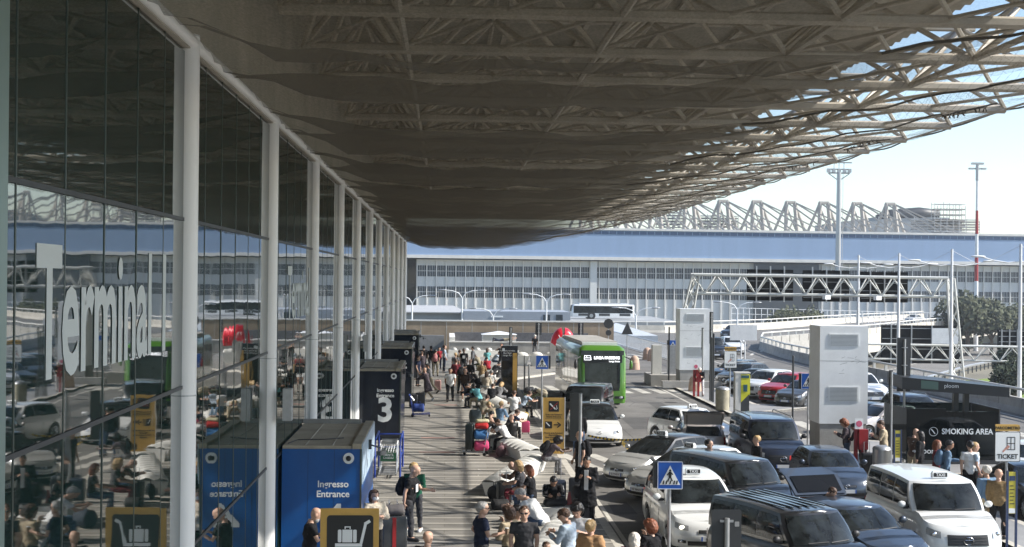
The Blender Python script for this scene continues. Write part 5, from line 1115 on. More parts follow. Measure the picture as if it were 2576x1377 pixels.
# pose: lean, head tilt, thighs (pitch, abduct, knee), arms (pitch, abduct, elbow, inward), pelvis z if seated
PO = {
 'stand': dict(l=1, h=4, legs=[(2, 4, 3), (-3, 4, 2)], arms=[(4, 9, 18, 4), (-2, 9, 14, 4)]),
 'phone': dict(l=3, h=28, legs=[(3, 4, 6), (-2, 4, 2)], arms=[(22, 10, 95, 24), (18, 10, 100, 26)]),
 'cup': dict(l=0, h=6, legs=[(1, 6, 2), (-2, 7, 3)], arms=[(14, 14, 88, 10), (-18, 30, 62, 30)]),
 'walk': dict(l=4, h=4, legs=[(26, 2, 8), (-20, 2, 22)], arms=[(-22, 7, 18, 4), (24, 7, 26, 4)]),
 'pull': dict(l=6, h=20, legs=[(10, 3, 10), (-8, 3, 6)], arms=[(-14, 14, 10, 2), (30, 8, 60, 20)]),
 'push': dict(l=12, h=5, legs=[(22, 2, 12), (-18, 2, 24)], arms=[(42, 6, 38, 0), (42, 6, 38, 0)]),
 'cross': dict(l=0, h=3, legs=[(1, 7, 2), (-1, 7, 2)], arms=[(16, 12, 84, 52), (20, 12, 88, 46)]),
 'bend': dict(l=68, h=-10, legs=[(12, 4, 14), (4, 4, 10)], arms=[(66, 6, 12, 2), (50, 8, 20, 4)]),
 'stoop': dict(l=24, h=30, legs=[(6, 3, 10), (-2, 3, 8)], arms=[(30, 8, 60, 12), (26, 8, 70, 12)]),
 'sit': dict(l=8, h=8, pz=.53, legs=[(84, 8, 84), (80, 8, 88)], arms=[(26, 10, 52, 22), (24, 10, 56, 20)]),
 'sitl': dict(l=34, h=20, pz=.53, legs=[(86, 12, 88), (82, 10, 80)], arms=[(50, 8, 44, 18), (44, 8, 60, 22)]),
 'chin': dict(l=2, h=10, legs=[(2, 4, 3), (-2, 4, 2)], arms=[(40, 4, 128, 20), (10, 10, 80, 40)]),
 'lie': dict(l=84, h=-50, pz=.16, legs=[(-86, 4, 4), (-84, 4, 30)], arms=[(80, 20, 40, 20), (100, 14, 60, 30)]),
 'face': dict(l=2, h=4, legs=[(2, 6, 3), (-2, 6, 2)], arms=[(58, 40, 130, 50), (60, 40, 128, 50)]),
}
def joints(p):
    l = R(p['l']); sp = V((0, sin(l), cos(l))); fr = V((0, cos(l), -sin(l))); J = {}
    def legv(a, b, f, s):
        a, b, f = R(a), R(b), R(f); t = V((s*sin(b), sin(a)*cos(b), -cos(a)*cos(b))); q = V((s*sin(b)*.5, sin(a-f), -cos(a-f))).normalized(); return t, q
    lv = [legv(*p['legs'][i], s) for i, s in enumerate((1, -1))]
    if 'pz' in p: pz = p['pz']
    else: pz = max(-(t*.43+q*.41).z for t, q in lv)+.095+.02
    P = V((0, 0, pz)); J['P'] = P; J['sp'] = sp; J['fr'] = fr; J['N'] = P+sp*.55; h = R(p['l']+p['h']); J['hd'] = V((0, sin(h), cos(h))); J['hf'] = V((0, cos(h), -sin(h))); J['H'] = J['N']+J['hd']*.155
    for i, s in enumerate((1, -1)):
        t, q = lv[i]; hip = P+V((s*.095, 0, -.02)); kn = hip+t*.43; an = kn+q*.41; J['leg%d' % i] = (hip, kn, an, q)
        a, b, f, c = [R(x) for x in p['arms'][i]]; sh = P+sp*.475+V((s*.185, 0, 0)); up = V((s*sin(b), sin(a)*cos(b), -cos(a)*cos(b))); fo = V((-s*sin(c), sin(a+f)*cos(c), -cos(a+f)*cos(c))); el = sh+up*.29; wr_ = el+fo*.25; J['arm%d' % i] = (sh, el, wr_, fo)
    return J
TORSO = [(-.10, .120, .095), (-.03, .165, .115), (.05, .165, .115), (.17, .142, .105), (.30, .165, .118), (.40, .178, .118), (.465, .165, .10), (.505, .10, .075), (.535, .058, .058), (.60, .052, .055)]
def torso(mb, J, inf=0, a=0, b=99, wide=1.0, n=16):
    rg = []
    for h, rx, ry in TORSO[a:b]:
        c = J['P']+J['sp']*h; rg.append([c+V((1, 0, 0))*((rx*wide+inf)*cos(2*pi*k/n))+J['fr']*((ry+inf)*sin(2*pi*k/n)) for k in range(n)])
    mb.loft(rg)
def hmat(J):
    z = J['hd']; y = J['hf']; x = y.cross(z); m = M4(((x.x, y.x, z.x, J['H'].x), (x.y, y.y, z.y, J['H'].y), (x.z, y.z, z.z, J['H'].z), (0, 0, 0, 1))); return m @ M4.Diagonal((1.12, 1.12, 1.08, 1))
HEAD = [(-.115, .028, .030, .045), (-.10, .045, .050, .030), (-.06, .060, .072, .012), (-.02, .069, .085, .002), (.02, .074, .093, -.002), (.06, .073, .092, -.006), (.09, .060, .078, -.008), (.112, .036, .048, -.008), (.12, .012, .016, -.008)]
def head(mb, J, n=16):
    m = hmat(J); rg = [[m@V((rx*cos(2*pi*k/n), oy+ry*sin(2*pi*k/n), z)) for k in range(n)] for z, rx, ry, oy in HEAD]; mb.loft(rg)
    mb.tube([m@V((0, .085, .02)), m@V((0, .112, -.022)), m@V((0, .088, -.034))], [.010, .015, .012], 6)     # nose
    for s in (-1, 1): mb.ell((s*.076, -.005, -.005), (.012, .022, .032), 8, 6, mt=m)
    mb.tube([m@V((-.022, .088, -.062)), m@V((.022, .088, -.062))], .008, 6); mb.tube([m@V((-.04, .083, .035)), m@V((.04, .083, .035))], .010, 6)
def hand(mb, J, i):
    sh, el, wr_, fo = J['arm%d' % i]; s = 1 if i == 0 else -1; side = V((0, 1, 0)) if abs(fo.y) < .8 else V((0, 0, 1)); pal = fo.cross(side).normalized(); side = pal.cross(fo).normalized()*(1)
    inn = pal if pal.x*s < 0 else -pal; c = wr_+fo*.05
    rg = []
    for d, w_, th in ((-.02, .024, .018), (.02, .036, .018), (.06, .042, .015), (.085, .040, .012)): q = wr_+fo*d; rg.append([q+side*(w_*cos(2*pi*k/10))+inn*(th*sin(2*pi*k/10)) for k in range(10)])
    mb.loft(rg)
    for k, ln in enumerate((.068, .078, .074, .058)):
        b = wr_+fo*.078+side*(.031-.0205*k); d1 = (fo+inn*.35).normalized(); d2 = (fo+inn*1.1).normalized(); mb.tube([b, b+d1*ln*.5, b+d1*ln*.5+d2*ln*.5], [.0095, .009, .0078], 6)
    b = wr_+fo*.02+side*.03; mb.tube([b, b+(fo*.6+side*.8).normalized()*.035+inn*.01, b+(fo*.6+side*.8).normalized()*.035+(fo+side*.2).normalized()*.03+inn*.02], [.013, .011, .009], 6)
_tx = {}
def remesh(mb, name, vox, smooth=True, it=0, amp=0, ns=.1):
    me = mb.mesh('tmp'); o = bpy.data.objects.new('tmp', me); C.objects.link(o); md = o.modifiers.new('r', 'REMESH'); md.mode = 'VOXEL'; md.voxel_size = vox
    ms = o.modifiers.new('s', 'SMOOTH'); ms.factor = .5; ms.iterations = 2 if it == 0 else it
    if amp:
        if ns not in _tx: _tx[ns] = bpy.data.textures.new('folds', 'CLOUDS'); _tx[ns].noise_scale = ns; _tx[ns].noise_depth = 2
        dm = o.modifiers.new('d', 'DISPLACE'); dm.texture = _tx[ns]; dm.strength = amp; dm.mid_level = .47; dm.texture_coords = 'LOCAL'
    dg = bpy.context.evaluated_depsgraph_get(); r = bpy.data.meshes.new_from_object(o.evaluated_get(dg)); r.name = name; r.shade_smooth(); bpy.data.objects.remove(o); bpy.data.meshes.remove(me); r.materials.clear(); r.materials.append(None); return r
_pc = {}
def pmesh(pose, kind):
    k = (pose, kind)
    if k in _pc: return _pc[k]
    J = joints(PO[pose]); mb = MB(); vox = .018; up = V((0, 0, 1))
    if kind == 'body':
        torso(mb, J); head(mb, J); vox = .0115
        for i in (0, 1):
            sh, el, wr_, fo = J['arm%d' % i]; mb.tube([sh+(J['P']+J['sp']*.45-sh)*.5, sh, sh.lerp(el, .5), el, el.lerp(wr_, .35), wr_], [.055, .056, .047, .038, .040, .025], 10); hand(mb, J, i)
            hip, kn, an, q = J['leg%d' % i]; f = q.cross(V((1, 0, 0))).normalized(); f = f if f.y > -.2 else -f
            if pose == 'lie': f = V((0, -.3, -1)).normalized()
            mb.tube([hip+V((0, 0, .06)) if pose != 'lie' else hip, hip, hip.lerp(kn, .5), kn, kn.lerp(an, .3), an], [.08, .085, .072, .054, .055, .038], 10); mb.tube([an-f*.05, an+q*.03+f*.06, an+q*.055+f*.15], [.04, .042, .03], 8)
    elif kind in ('tee', 'long', 'puffer', 'coat'):
        inf = {'tee': .014, 'long': .018, 'puffer': .042, 'coat': .026}[kind]; torso(mb, J, inf, 0 if kind != 'tee' else 0, 8)
        for i in (0, 1):
            sh, el, wr_, fo = J['arm%d' % i]; c0 = sh+(J['P']+J['sp']*.45-sh)*.6; r = inf*.9
            if kind == 'tee': mb.tube([c0, sh, sh.lerp(el, .62)], [.07, .072, .062], 10)
            elif kind == 'puffer':
                P = [c0]+[sh.lerp(el, a) for a in (0, .3, .6, .9)]+[el.lerp(wr_, a) for a in (.1, .4, .7, .97)]; mb.tube(P, [.09, .092, .085, .088, .08, .082, .072, .074, .045], 10)
            else: mb.tube([c0, sh, sh.lerp(el, .5), el, el.lerp(wr_, .5), wr_], [.062+r, .062+r, .052+r, .046+r, .042+r*.8, .034+r*.5], 10)
        if kind == 'puffer':
            for h in (.0, .09, .18, .27, .36): c = J['P']+J['sp']*h; mb.loft([[c+J['sp']*d+V((1, 0, 0))*(w_*cos(2*pi*k/14))+J['fr']*(w_*.76*sin(2*pi*k/14)) for k in range(14)] for d, w_ in ((-.04, .17), (-.02, .212), (.02, .212), (.04, .17))])
        if kind == 'coat':
            rg = [[J['P']+J['sp']*h+V((1, 0, 0))*(rx*cos(2*pi*k/14))+J['fr']*(ry*sin(2*pi*k/14)) for k in range(14)] for h, rx, ry in ((.1, .18, .14), (-.1, .215, .165), (-.3, .235, .19), (-.45, .25, .21))]; mb.loft(rg)
        c = J['P']+J['sp']*.50; mb.tube([c-J['sp']*.01, c+J['sp']*.035], [.082, .07], 12)
    elif kind in ('trousers', 'skirt', 'shorts'):
        rg = [[J['P']+J['sp']*h*.8+V((1, 0, 0))*((rx+.012)*cos(2*pi*k/14))+J['fr']*((ry+.012)*sin(2*pi*k/14)) for k in range(14)] for h, rx, ry in TORSO[:3]]; mb.loft(rg)
        for i in (0, 1):
            hip, kn, an, q = J['leg%d' % i]
            if kind == 'trousers': mb.tube([hip+V((0, 0, .05)) if pose != 'lie' else hip, hip, hip.lerp(kn, .5), kn, kn.lerp(an, .5), an-q*.01], [.095, .10, .086, .068, .062, .058], 12)
            elif kind == 'shorts': mb.tube([hip+V((0, 0, .05)), hip, kn], [.095, .10, .09], 12)
        if kind == 'skirt': mb.loft([[J['P']+V((rx*cos(2*pi*k/14), rx*.8*sin(2*pi*k/14)+.0, h)) for k in range(14)] for h, rx in ((.03, .17), (-.2, .21), (-.45, .24), (-.58, .26))])
    elif kind == 'shoes':
        for i in (0, 1):
            hip, kn, an, q = J['leg%d' % i]; f = q.cross(V((1, 0, 0))).normalized(); f = f if f.y > -.2 else -f
            if pose == 'lie': f = V((0, -.3, -1)).normalized()
            mb.tube([an-f*.075+q*.03, an-f*.04+q*.035, an+q*.05+f*.07, an+q*.062+f*.17, an+q*.064+f*.20], [.03, .055, .054, .042, .02], 10)
        vox = .014
    else:   # hair styles
        m = hmat(J); long_ = {'short': 0, 'curly': .05, 'long': .26, 'bob': .12, 'bun': .02}[kind]; sc = {'curly': 1.20, 'short': 1.0, 'long': 1.06, 'bob': 1.1, 'bun': 1.03}[kind]; rn = random.Random(3)
        def fn(p):
            x, y, z = p.x, p.y, p.z
            if y > .045 and z < .03: y = .045-(y-.045)*.3; x *= .9
            if z < -.01 and y < .05 and long_: z = z-long_*min(1, (-.01-z)/.06); y = y-.015
            elif z < -.03 and not long_: x *= .8
            return V((x, y, z))
        mb.ell((0, -.018, .028), (.087*sc, .108*sc, .103*sc), 18, 12, fn=fn, mt=m)
        if kind == 'curly':
            for k in range(60):
                a = rn.uniform(0, 6.28); z = rn.uniform(-.05, .12); 
                if sin(a) > .3 and z < .06: continue
                r = sqrt(max(0, 1-(z/.13)**2))*.095; mb.ell((r*cos(a), r*1.1*sin(a)-.015, z+.015), (.028,)*3, 6, 4, mt=m)
        if kind == 'bun': mb.ell((0, -.12, .05), (.045,)*3, 8, 6, mt=m)
        vox = .012
    amp = {'body': 0, 'shoes': 0}.get(kind, .03 if kind in ('short', 'curly', 'long', 'bob', 'bun') else .045)
    me = remesh(mb, kind, vox, amp=amp, ns=.045 if vox < .014 else .10)
    _pc[k] = me; return me
PEOPLE = []
def person(label, pos, face, pose='stand', top=('tee', 'black'), bot=('trousers', 'navy'), hair=('short', 'brown'), skin=0, h=1.74, shoes=None, glasses=False, group=None, extra=None, zg=0.0, beard=None, slim=1.0, near=True):
    k = h/1.75*1.05; t = thing('person', label, 'person', (pos[0], pos[1], zg), -R(face), group); slim *= 1.12 if pos[1] < 36 else 1.04; t.scale = (k*slim, k*slim, k); PEOPLE.append(t)
    link('body', pmesh(pose, 'body'), SKIN[skin], t, oblink=True)
    names = {'tee': 'shirt', 'long': 'sweater', 'puffer': 'jacket', 'coat': 'coat', 'trousers': 'trousers', 'skirt': 'skirt', 'shorts': 'shorts'}
    link(names[top[0]], pmesh(pose, top[0]), CL[top[1]], t, oblink=True); link(names[bot[0]], pmesh(pose, bot[0]), CL[bot[1]], t, oblink=True); link('shoes', pmesh(pose, 'shoes'), shoes or shoeB, t, oblink=True)
    if hair: link('hair', pmesh(pose, hair[0]), HAIR[hair[1]], t, oblink=True)
    J = joints(PO[pose]); m = hmat(J)
    if glasses:
        mb = MB(); mb.ell((-.032, .092, .018), (.026, .012, .018), 8, 6, mt=m); mb.ell((.032, .092, .018), (.026, .012, .018), 8, 6, mt=m); mb.tube([m@V((-.075, .02, .025)), m@V((-.06, .085, .02)), m@V((.06, .085, .02)), m@V((.075, .02, .025))], .005, 4); mb.build('sunglasses', black, t, 180)
    elif near:
        for s in (-1, 1): MB().ell((s*.030, .086, .014), (.011, .006, .007), 8, 6, mt=m).build('eye', black, t, 180)
    if beard: mb = MB(); mb.ell((0, .055, -.085), (.055, .05, .06), 12, 8, mt=m); mb.build('beard', HAIR[beard], t, 180)
    if extra == 'mask': MB().ell((0, .055, -.045), (.062, .058, .05), 12, 8, mt=m).build('face_mask', shoeW, t, 180)
    if extra == 'stripes':
        for i in (0, 1):
            sh, el, wr_, fo = J['arm%d' % i]; s = 1 if i == 0 else -1; mb = MB()
            for d in (-.02, 0, .02): mb.tube([sh+V((s*.07, d, .02)), el+V((s*.055, d, 0)), wr_+V((s*.04, d, .0))], .006, 4)
            mb.build('sleeve_stripes', shoeW, t)
    if extra == 'print': c = J['P']+J['sp']*.3+J['fr']*.135; MB().box(c, (.16, .012, .18)).build('shirt_print', shoeW, t)
    t['pose'] = pose; return t
def world_of(t, p): t_m = M4.Translation(t.location) @ M4.Rotation(t.rotation_euler.z, 4, 'Z') @ M4.Diagonal((*t.scale, 1)); return t_m @ V(p)
def backpack(label, who, col='black', big=1.0):
    J = joints(PO[who['pose']]); c = J['P']+J['sp']*.30-J['fr']*.20; w_ = world_of(who, c); t = thing('backpack', label, 'backpack', w_, who.rotation_euler.z); t.rotation_euler.x = -R(PO[who['pose']]['l'])
    m = CL[col] if col in CL else col; rg = []; n = 16
    for z, rx, ry in ((-.24, .10, .06), (-.20, .15, .10), (-.05, .165, .12), (.10, .155, .11), (.20, .12, .08), (.24, .06, .04)): rg.append([(big*rx*cos(2*pi*k/n), big*ry*sin(2*pi*k/n), big*z) for k in range(n)])
    MB().loft(rg).build('bag', m, t, 180); rg = [[(x*.8, y*.5-.09*big, z*.5-.05) for x, y, z in r] for r in rg]; MB().loft(rg).build('front_pocket', m, t, 180)
    for s in (-1, 1): MB().tube([(s*.08, .10, .20), (s*.10, .20, .26), (s*.11, .34, .12), (s*.12, .26, -.06), (s*.12, .10, -.16)], .014, 6).build('strap', CL['dgrey'], t, 180)
    return t
def suitcase(label, x, y, a, col, h=.62, w_=.42, d=.26, ribs=True, handle=True, z=0, rough=.4, group='suitcases'):
    t = thing('suitcase', label, 'suitcase', (x, y, z), R(a), group); m = mat('shell_'+'_'.join(str(int(c*1000)) for c in col), col, rough, var=.1)
    rg = []; r = .05
    for zz, ins in ((.06, .04), (.08, .01), (.12, 0), (h, 0), (h+.04, .01), (h+.06, .04)): rg.append([(p[0], p[1], zz) for p in rrect(-w_/2+ins, w_/2-ins, -d/2+ins, d/2-ins, r)])
    MB().loft(rg).build('shell', m, t, 50)
    if ribs:
        mb = MB()
        for k in range(6): xx = -w_/2+.06+k*(w_-.12)/5; mb.bb(xx-.008, xx+.008, -d/2-.008, -d/2+.002, .12, h)
        mb.build('rib', m, t)
    mb = MB()
    for sx in (-1, 1):
        for sy in (-1, 1): mb.cyl((sx*(w_/2-.05)-.012, sy*(d/2-.05), .03), .03, .024, 10, axis='x')
    mb.build('wheels', rubber, t)
    if handle: mb = MB(); mb.tube([(-.10, d/2-.05, h), (-.10, d/2-.05, h+.42), (.10, d/2-.05, h+.42), (.10, d/2-.05, h)], .011, 6); mb.build('pull_handle', steel, t)
    MB().tube([(-.07, 0, h+.06), (-.05, 0, h+.09), (.05, 0, h+.09), (.07, 0, h+.06)], .012, 6).build('grip', black, t); return t
def trolley(label, x, y, a, frame=steel, basket=True):
    t = thing('luggage_trolley', label, 'trolley', (x, y, 0), R(a), 'luggage trolleys'); mb = MB()
    for s in (-1, 1): mb.tube([(s*.28, .35, .12), (s*.28, -.45, .15)], .022, 6); mb.tube([(s*.28, .35, .12), (s*.28, .5, 1.0), (s*.28, .55, 1.05)], .022, 6)
    mb.tube([(-.28, .55, 1.05), (.28, .55, 1.05)], .025, 6)
    for z in (.35, .6): mb.tube([(-.28, .39+z*.05, z), (.28, .39+z*.05, z)], .014, 5)
    for q in (-.45, -.2, .1, .3): mb.tube([(-.28, q, .14), (.28, q, .14)], .014, 5)
    mb.build('frame', frame, t)
    if basket:
        mb = MB()
        for k in range(7): mb.tube([(-.26+k*.087, .47, .98), (-.26+k*.087, .30, .78), (-.26+k*.087, .46, .75)], .006, 4)
        for z, yy in ((.98, .47), (.88, .38), (.78, .30)): mb.tube([(-.27, yy, z), (.27, yy, z)], .007, 4)
        mb.build('basket', steel, t)
    mb = MB()
    for s in (-1, 1): mb.cyl((s*.26-.02, .38, .07), .07, .04, 12, axis='x')
    mb.cyl((-.02, -.42, .05), .05, .04, 10, axis='x'); mb.build('wheels', rubber, t); return t
def duffel(label, x, y, z, a, col, L_=.6, r=.18, sq=.8):
    t = thing('duffel_bag', label, 'bag', (x, y, z), R(a), 'soft bags'); m = mat('bag_'+'_'.join(str(int(c*1000)) for c in col), col, .8, var=.25, vs=5, bump=.4, bs=7); rn = random.Random(int(x*9+y*7))
    n = 14; rg = []
    for f in (0, .04, .12, .35, .65, .88, .96, 1): q = r*(.55 if f in (0, 1) else .85 if f in (.04, .96) else 1)*(1+.06*rn.uniform(-1, 1)); rg.append([((f-.5)*L_, q*cos(2*pi*k/n)*1.05, r*sq+q*sq*sin(2*pi*k/n)) for k in range(n)])
    MB().loft(rg).build('bag', m, t, 180); MB().tube([(-.12, 0, r*sq*1.95), (-.08, 0, r*sq*2.4), (.08, 0, r*sq*2.4), (.12, 0, r*sq*1.95)], .012, 6).build('handles', m, t, 180); return t
def H(u, v, hz=1.75): p = at(u, v, hz*1.05); return (p.x, p.y)
Pn = person
# --- front group
a = Pn('grey haired man in navy polo and sunglasses holding a paper cup, hand on hip', H(1212, 1270, 1.78), 78, 'cup', ('tee', 'navy'), ('trousers', 'dgrey'), ('short', 'grey'), 0, 1.80, glasses=True)
J = joints(PO['cup']); sh, el, wr_, fo = J['arm0']; c = world_of(a, wr_+fo*.10); t = thing('paper_cup', 'paper cup with white lid held by the man in navy', 'cup', c-V((0, 0, .05))); MB().tube([(0, 0, 0), (0, 0, .12)], [.032, .042], 14).build('cup', mat('kraft', (.28, .2, .14), .8), t, 40); MB().tube([(0, 0, .12), (0, 0, .135)], [.045, .04], 14).build('lid', shoeW, t, 40)
Pn('woman with curly brown hair in an open beige jacket facing the man in navy', H(1283, 1279, 1.68), -50, 'chin', ('long', 'beige'), ('trousers', 'dgrey'), ('curly', 'brown'), 0, 1.67)
Pn('man in dark grey polo and sunglasses facing the camera', H(1319, 1281, 1.76), 184, 'stand', ('tee', 'dgrey'), ('trousers', 'jean'), ('short', 'brown'), 0, 1.78, glasses=True)
Pn('dark haired woman mostly hidden behind the man in dark grey polo', H(1300, 1276, 1.64), 150, 'stand', ('long', 'khaki'), ('trousers', 'black'), ('curly', 'black'), 0, 1.62)
Pn('brown haired child at the bottom edge beside the white bench', H(1374, 1367, 1.25), 160, 'stand', ('tee', 'lblue'), ('shorts', 'navy'), ('short', 'brown'), 0, 1.25)
Pn('woman with long dark hair at the bottom edge of the pavement', H(1075, 1342, 1.66), 30, 'stand', ('long', 'black'), ('trousers', 'black'), ('long', 'brown'), 0, 1.66)
Pn('heavy man in white tee sitting hunched, back turned, on the nearest bench', (2.45, 34.2), -62, 'sitl', ('tee', 'white'), ('trousers', 'jean'), ('short', 'grey'), 0, 1.82, zg=.02, slim=1.12)
Pn('man in black track jacket with white sleeve stripes sitting facing the camera', (2.95, 37.6), 178, 'sitl', ('long', 'black'), ('trousers', 'cream'), ('short', 'black'), 1, 1.76, extra='stripes')
Pn('auburn haired woman in a black tee sitting on the long bench', H(1339, 1173, 1.30), -72, 'sit', ('tee', 'black'), ('trousers', 'jean'), ('bob', 'auburn'), 0, 1.70)
Pn('blond woman in a dark top sitting further along the long bench', H(1313, 1160, 1.30), -80, 'sit', ('tee', 'dgrey'), ('trousers', 'maroon'), ('bob', 'blond'), 0, 1.68)
Pn('young woman in black between the two seated women and the bench end', H(1325, 1150, 1.28), -75, 'sitl', ('tee', 'black'), ('trousers', 'jean'), ('long', 'brown'), 0, 1.64)
a = Pn('young man in a patterned shirt with black backpack eating on the bench end', H(1372, 1094, 1.28), 80, 'sitl', ('tee', 'plaid'), ('trousers', 'grey'), ('curly', 'black'), 2, 1.76)
backpack('round black backpack on the young man at the bench end', a)
a = Pn('man in a long black coat and white sweater looking down at his phone', H(1478, 1153, 1.74), 195, 'phone', ('coat', 'black'), ('trousers', 'black'), ('short', 'black'), 1, 1.78, shoes=shoeW)
MB().box((0, .155, 1.18), (.10, .02, .5)).build('sweater_front', CL['white'], a)
a = Pn('bald man in black with a large black backpack behind the steel post', H(1460, 1091, 1.74), -110, 'stand', ('tee', 'black'), ('trousers', 'black'), None, 0, 1.78); backpack('large black backpack on the bald man behind the steel post', a, big=1.15)
Pn('man in dark clothes and jeans standing before the electric taxi', H(1457, 1032, 1.74), 10, 'stand', ('long', 'black'), ('trousers', 'jean'), ('short', 'black'), 0, 1.76)
Pn('man with sunglasses in a grey denim shirt, back half turned, near the white planter', H(1432, 1284, 1.76), -60, 'phone', ('long', 'lblue'), ('trousers', 'black'), ('short', 'brown'), 0, 1.76, glasses=True)
a = Pn('young man with curly black hair in a white shirt and dark backpack', H(1455, 1270, 1.78), -160, 'phone', ('tee', 'white'), ('trousers', 'black'), ('curly', 'black'), 0, 1.80)
a = Pn('blond woman with hair in a bun wearing a tan quilted jacket', H(1486, 1311, 1.68), 35, 'stand', ('puffer', 'tan'), ('trousers', 'black'), ('bun', 'blond'), 0, 1.66); backpack('black backpack beside the woman in the tan quilted jacket', PEOPLE[-2], big=.95)
Pn('white haired woman in a red jacket at the bottom edge near the kerb', H(1596, 1344, 1.60), 10, 'stand', ('puffer', 'red'), ('trousers', 'black'), ('bob', 'white'), 0, 1.58)
Pn('auburn haired woman in a black quilted jacket holding her chin', H(1640, 1314, 1.66), -40, 'chin', ('puffer', 'black'), ('trousers', 'black'), ('curly', 'auburn'), 0, 1.66)
Pn('bald bearded man in a black tee reading by the blue kiosk wall', H(779, 1283, 1.74), 80, 'phone', ('tee', 'black'), ('trousers', 'dgrey'), None, 0, 1.76, beard='grey')
Pn('dark haired woman in a pale quilted jacket and white face mask by the blue kiosk', (-1.62, 31.6), 150, 'cross', ('puffer', 'cream'), ('trousers', 'black'), ('bob', 'brown'), 0, 1.62, extra='mask')
a = Pn('bald man in a black printed tee pulling a case, head bowed', H(1030, 1180, 1.72), 105, 'pull', ('tee', 'black'), ('trousers', 'dgrey'), None, 0, 1.80, extra='print'); backpack('black backpack on the bald man in the printed tee', a)
Pn('blond woman in a green sweater and grey leggings beside the bald man', H(1043, 1166, 1.70), -170, 'phone', ('long', 'green'), ('trousers', 'dgrey'), ('bob', 'blond'), 0, 1.70, shoes=shoeW)
# --- middle seated people
for lb_, u, v, fc, ps_, tp, bt_, hr, sk, kw in (
 ('person in black sitting bent over beside the loaded trolley', 1262, 1054, -60, 'sitl', ('tee', 'black'), ('trousers', 'grey'), ('long', 'black'), 0, {}),
 ('woman in a white blouse sitting bent forward on the bench behind the loaded trolley', 1278, 1060, -55, 'sitl', ('tee', 'white'), ('trousers', 'black'), ('short', 'brown'), 0, {}),
 ('person in dark navy sitting with arms folded behind the woman in white', 1277, 1035, 60, 'sitl', ('tee', 'navy'), ('trousers', 'black'), ('short', 'brown'), 0, {}),
 ('blond person in beige seated facing the trolleys', 1244, 1017, -30, 'sitl', ('tee', 'beige'), ('trousers', 'khaki'), ('short', 'blond'), 0, {}),
 ('person in a denim shirt seated beside the blond person in beige', 1257, 1016, 40, 'sit', ('long', 'denim'), ('trousers', 'jean'), ('short', 'blond'), 0, {}),
 ('heavy man in a white tee sitting with his back to the camera, second bench line', 1293, 988, 5, 'sit', ('tee', 'white'), ('trousers', 'black'), ('short', 'brown'), 0, dict(slim=1.12)),
 ('man in grey sitting right of the man with the white back', 1312, 988, 60, 'sitl', ('tee', 'lblue'), ('trousers', 'black'), ('short', 'brown'), 0, {}),
 ('person with white hairband in a teal top sitting bent over', 1206, 970, -40, 'sitl', ('tee', 'teal'), ('trousers', 'khaki'), ('short', 'black'), 2, {}),
 ('dark haired person in black left of the teal top', 1196, 968, -70, 'sitl', ('long', 'black'), ('trousers', 'dgrey'), ('short', 'black'), 1, {}),
 ('person in a black red striped jacket leaning over a trolley basket', 1237, 970, 10, 'sitl', ('long', 'black'), ('trousers', 'black'), ('short', 'brown'), 0, {}),
 ('long haired person in grey seated right of the striped jacket', 1252, 966, 30, 'sitl', ('long', 'grey'), ('trousers', 'grey'), ('bob', 'blond'), 0, {}),
 ('woman in a white patterned blouse seated with her back turned', 1223, 940, 20, 'sit', ('long', 'cream'), ('trousers', 'white'), ('bob', 'brown'), 0, {}),
 ('person in white seated right behind the patterned blouse', 1234, 936, 30, 'sit', ('tee', 'white'), ('trousers', 'beige'), ('short', 'grey'), 0, {}),
 ('long haired blond person in dark clothes seated on the far bench', 1212, 912, 10, 'sit', ('long', 'navy'), ('trousers', 'black'), ('long', 'blond'), 0, {}),
 ('person in dark camouflage seated with arms crossed left of the info totem', 1240, 913, 60, 'sitl', ('puffer', 'dgrey'), ('trousers', 'black'), ('short', 'black'), 0, {}),
 ('grey haired person in a brown jacket leaning on a bench', 1208, 893, -50, 'sitl', ('long', 'khaki'), ('trousers', 'camo'), ('short', 'grey'), 0, {}),
 ('seated person in black between the loaded trolley and the blond person in beige', 1228, 1040, 20, 'sitl', ('long', 'black'), ('trousers', 'dgrey'), ('short', 'black'), 0, {}),
 ('seated woman with long black hair beside the white blouse', 1290, 1050, -20, 'sit', ('long', 'dgrey'), ('trousers', 'black'), ('long', 'black'), 0, {}),
 ('seated person in khaki behind the grey rucksack trolley', 1214, 1000, 30, 'sitl', ('long', 'khaki'), ('trousers', 'camo'), ('short', 'brown'), 0, {}),
 ('seated person in a red top far up the bench line', 1228, 902, -10, 'sitl', ('long', 'red'), ('trousers', 'black'), ('short', 'black'), 0, {}),
 ('seated person in black left of the cream blouse', 1207, 944, -40, 'sitl', ('long', 'black'), ('trousers', 'black'), ('bob', 'black'), 0, {}),
 ('seated person in navy right of the cream blouse', 1250, 944, 70, 'sitl', ('tee', 'navy'), ('trousers', 'khaki'), ('short', 'brown'), 1, {}),
 ('seated person in grey hood close to the info totem foot', 1255, 925, 40, 'sitl', ('puffer', 'grey'), ('trousers', 'black'), ('short', 'black'), 0, {}),
 ('seated person in pale green farthest along the benches', 1226, 880, 0, 'sit', ('tee', 'teal'), ('trousers', 'jean'), ('bob', 'brown'), 0, {}),
 ('person in a pale blue shirt and jeans sitting with raised knees, far bench', 1241, 886, 100, 'sitl', ('long', 'lblue'), ('trousers', 'jean'), ('short', 'brown'), 0, {}),
):
    Pn(lb_, H(u, v, 1.24 if ps_ == 'sit' else 1.14), fc, ps_, tp, bt_, hr, sk, 1.72, group='people seated along the benches', near=False, **kw)
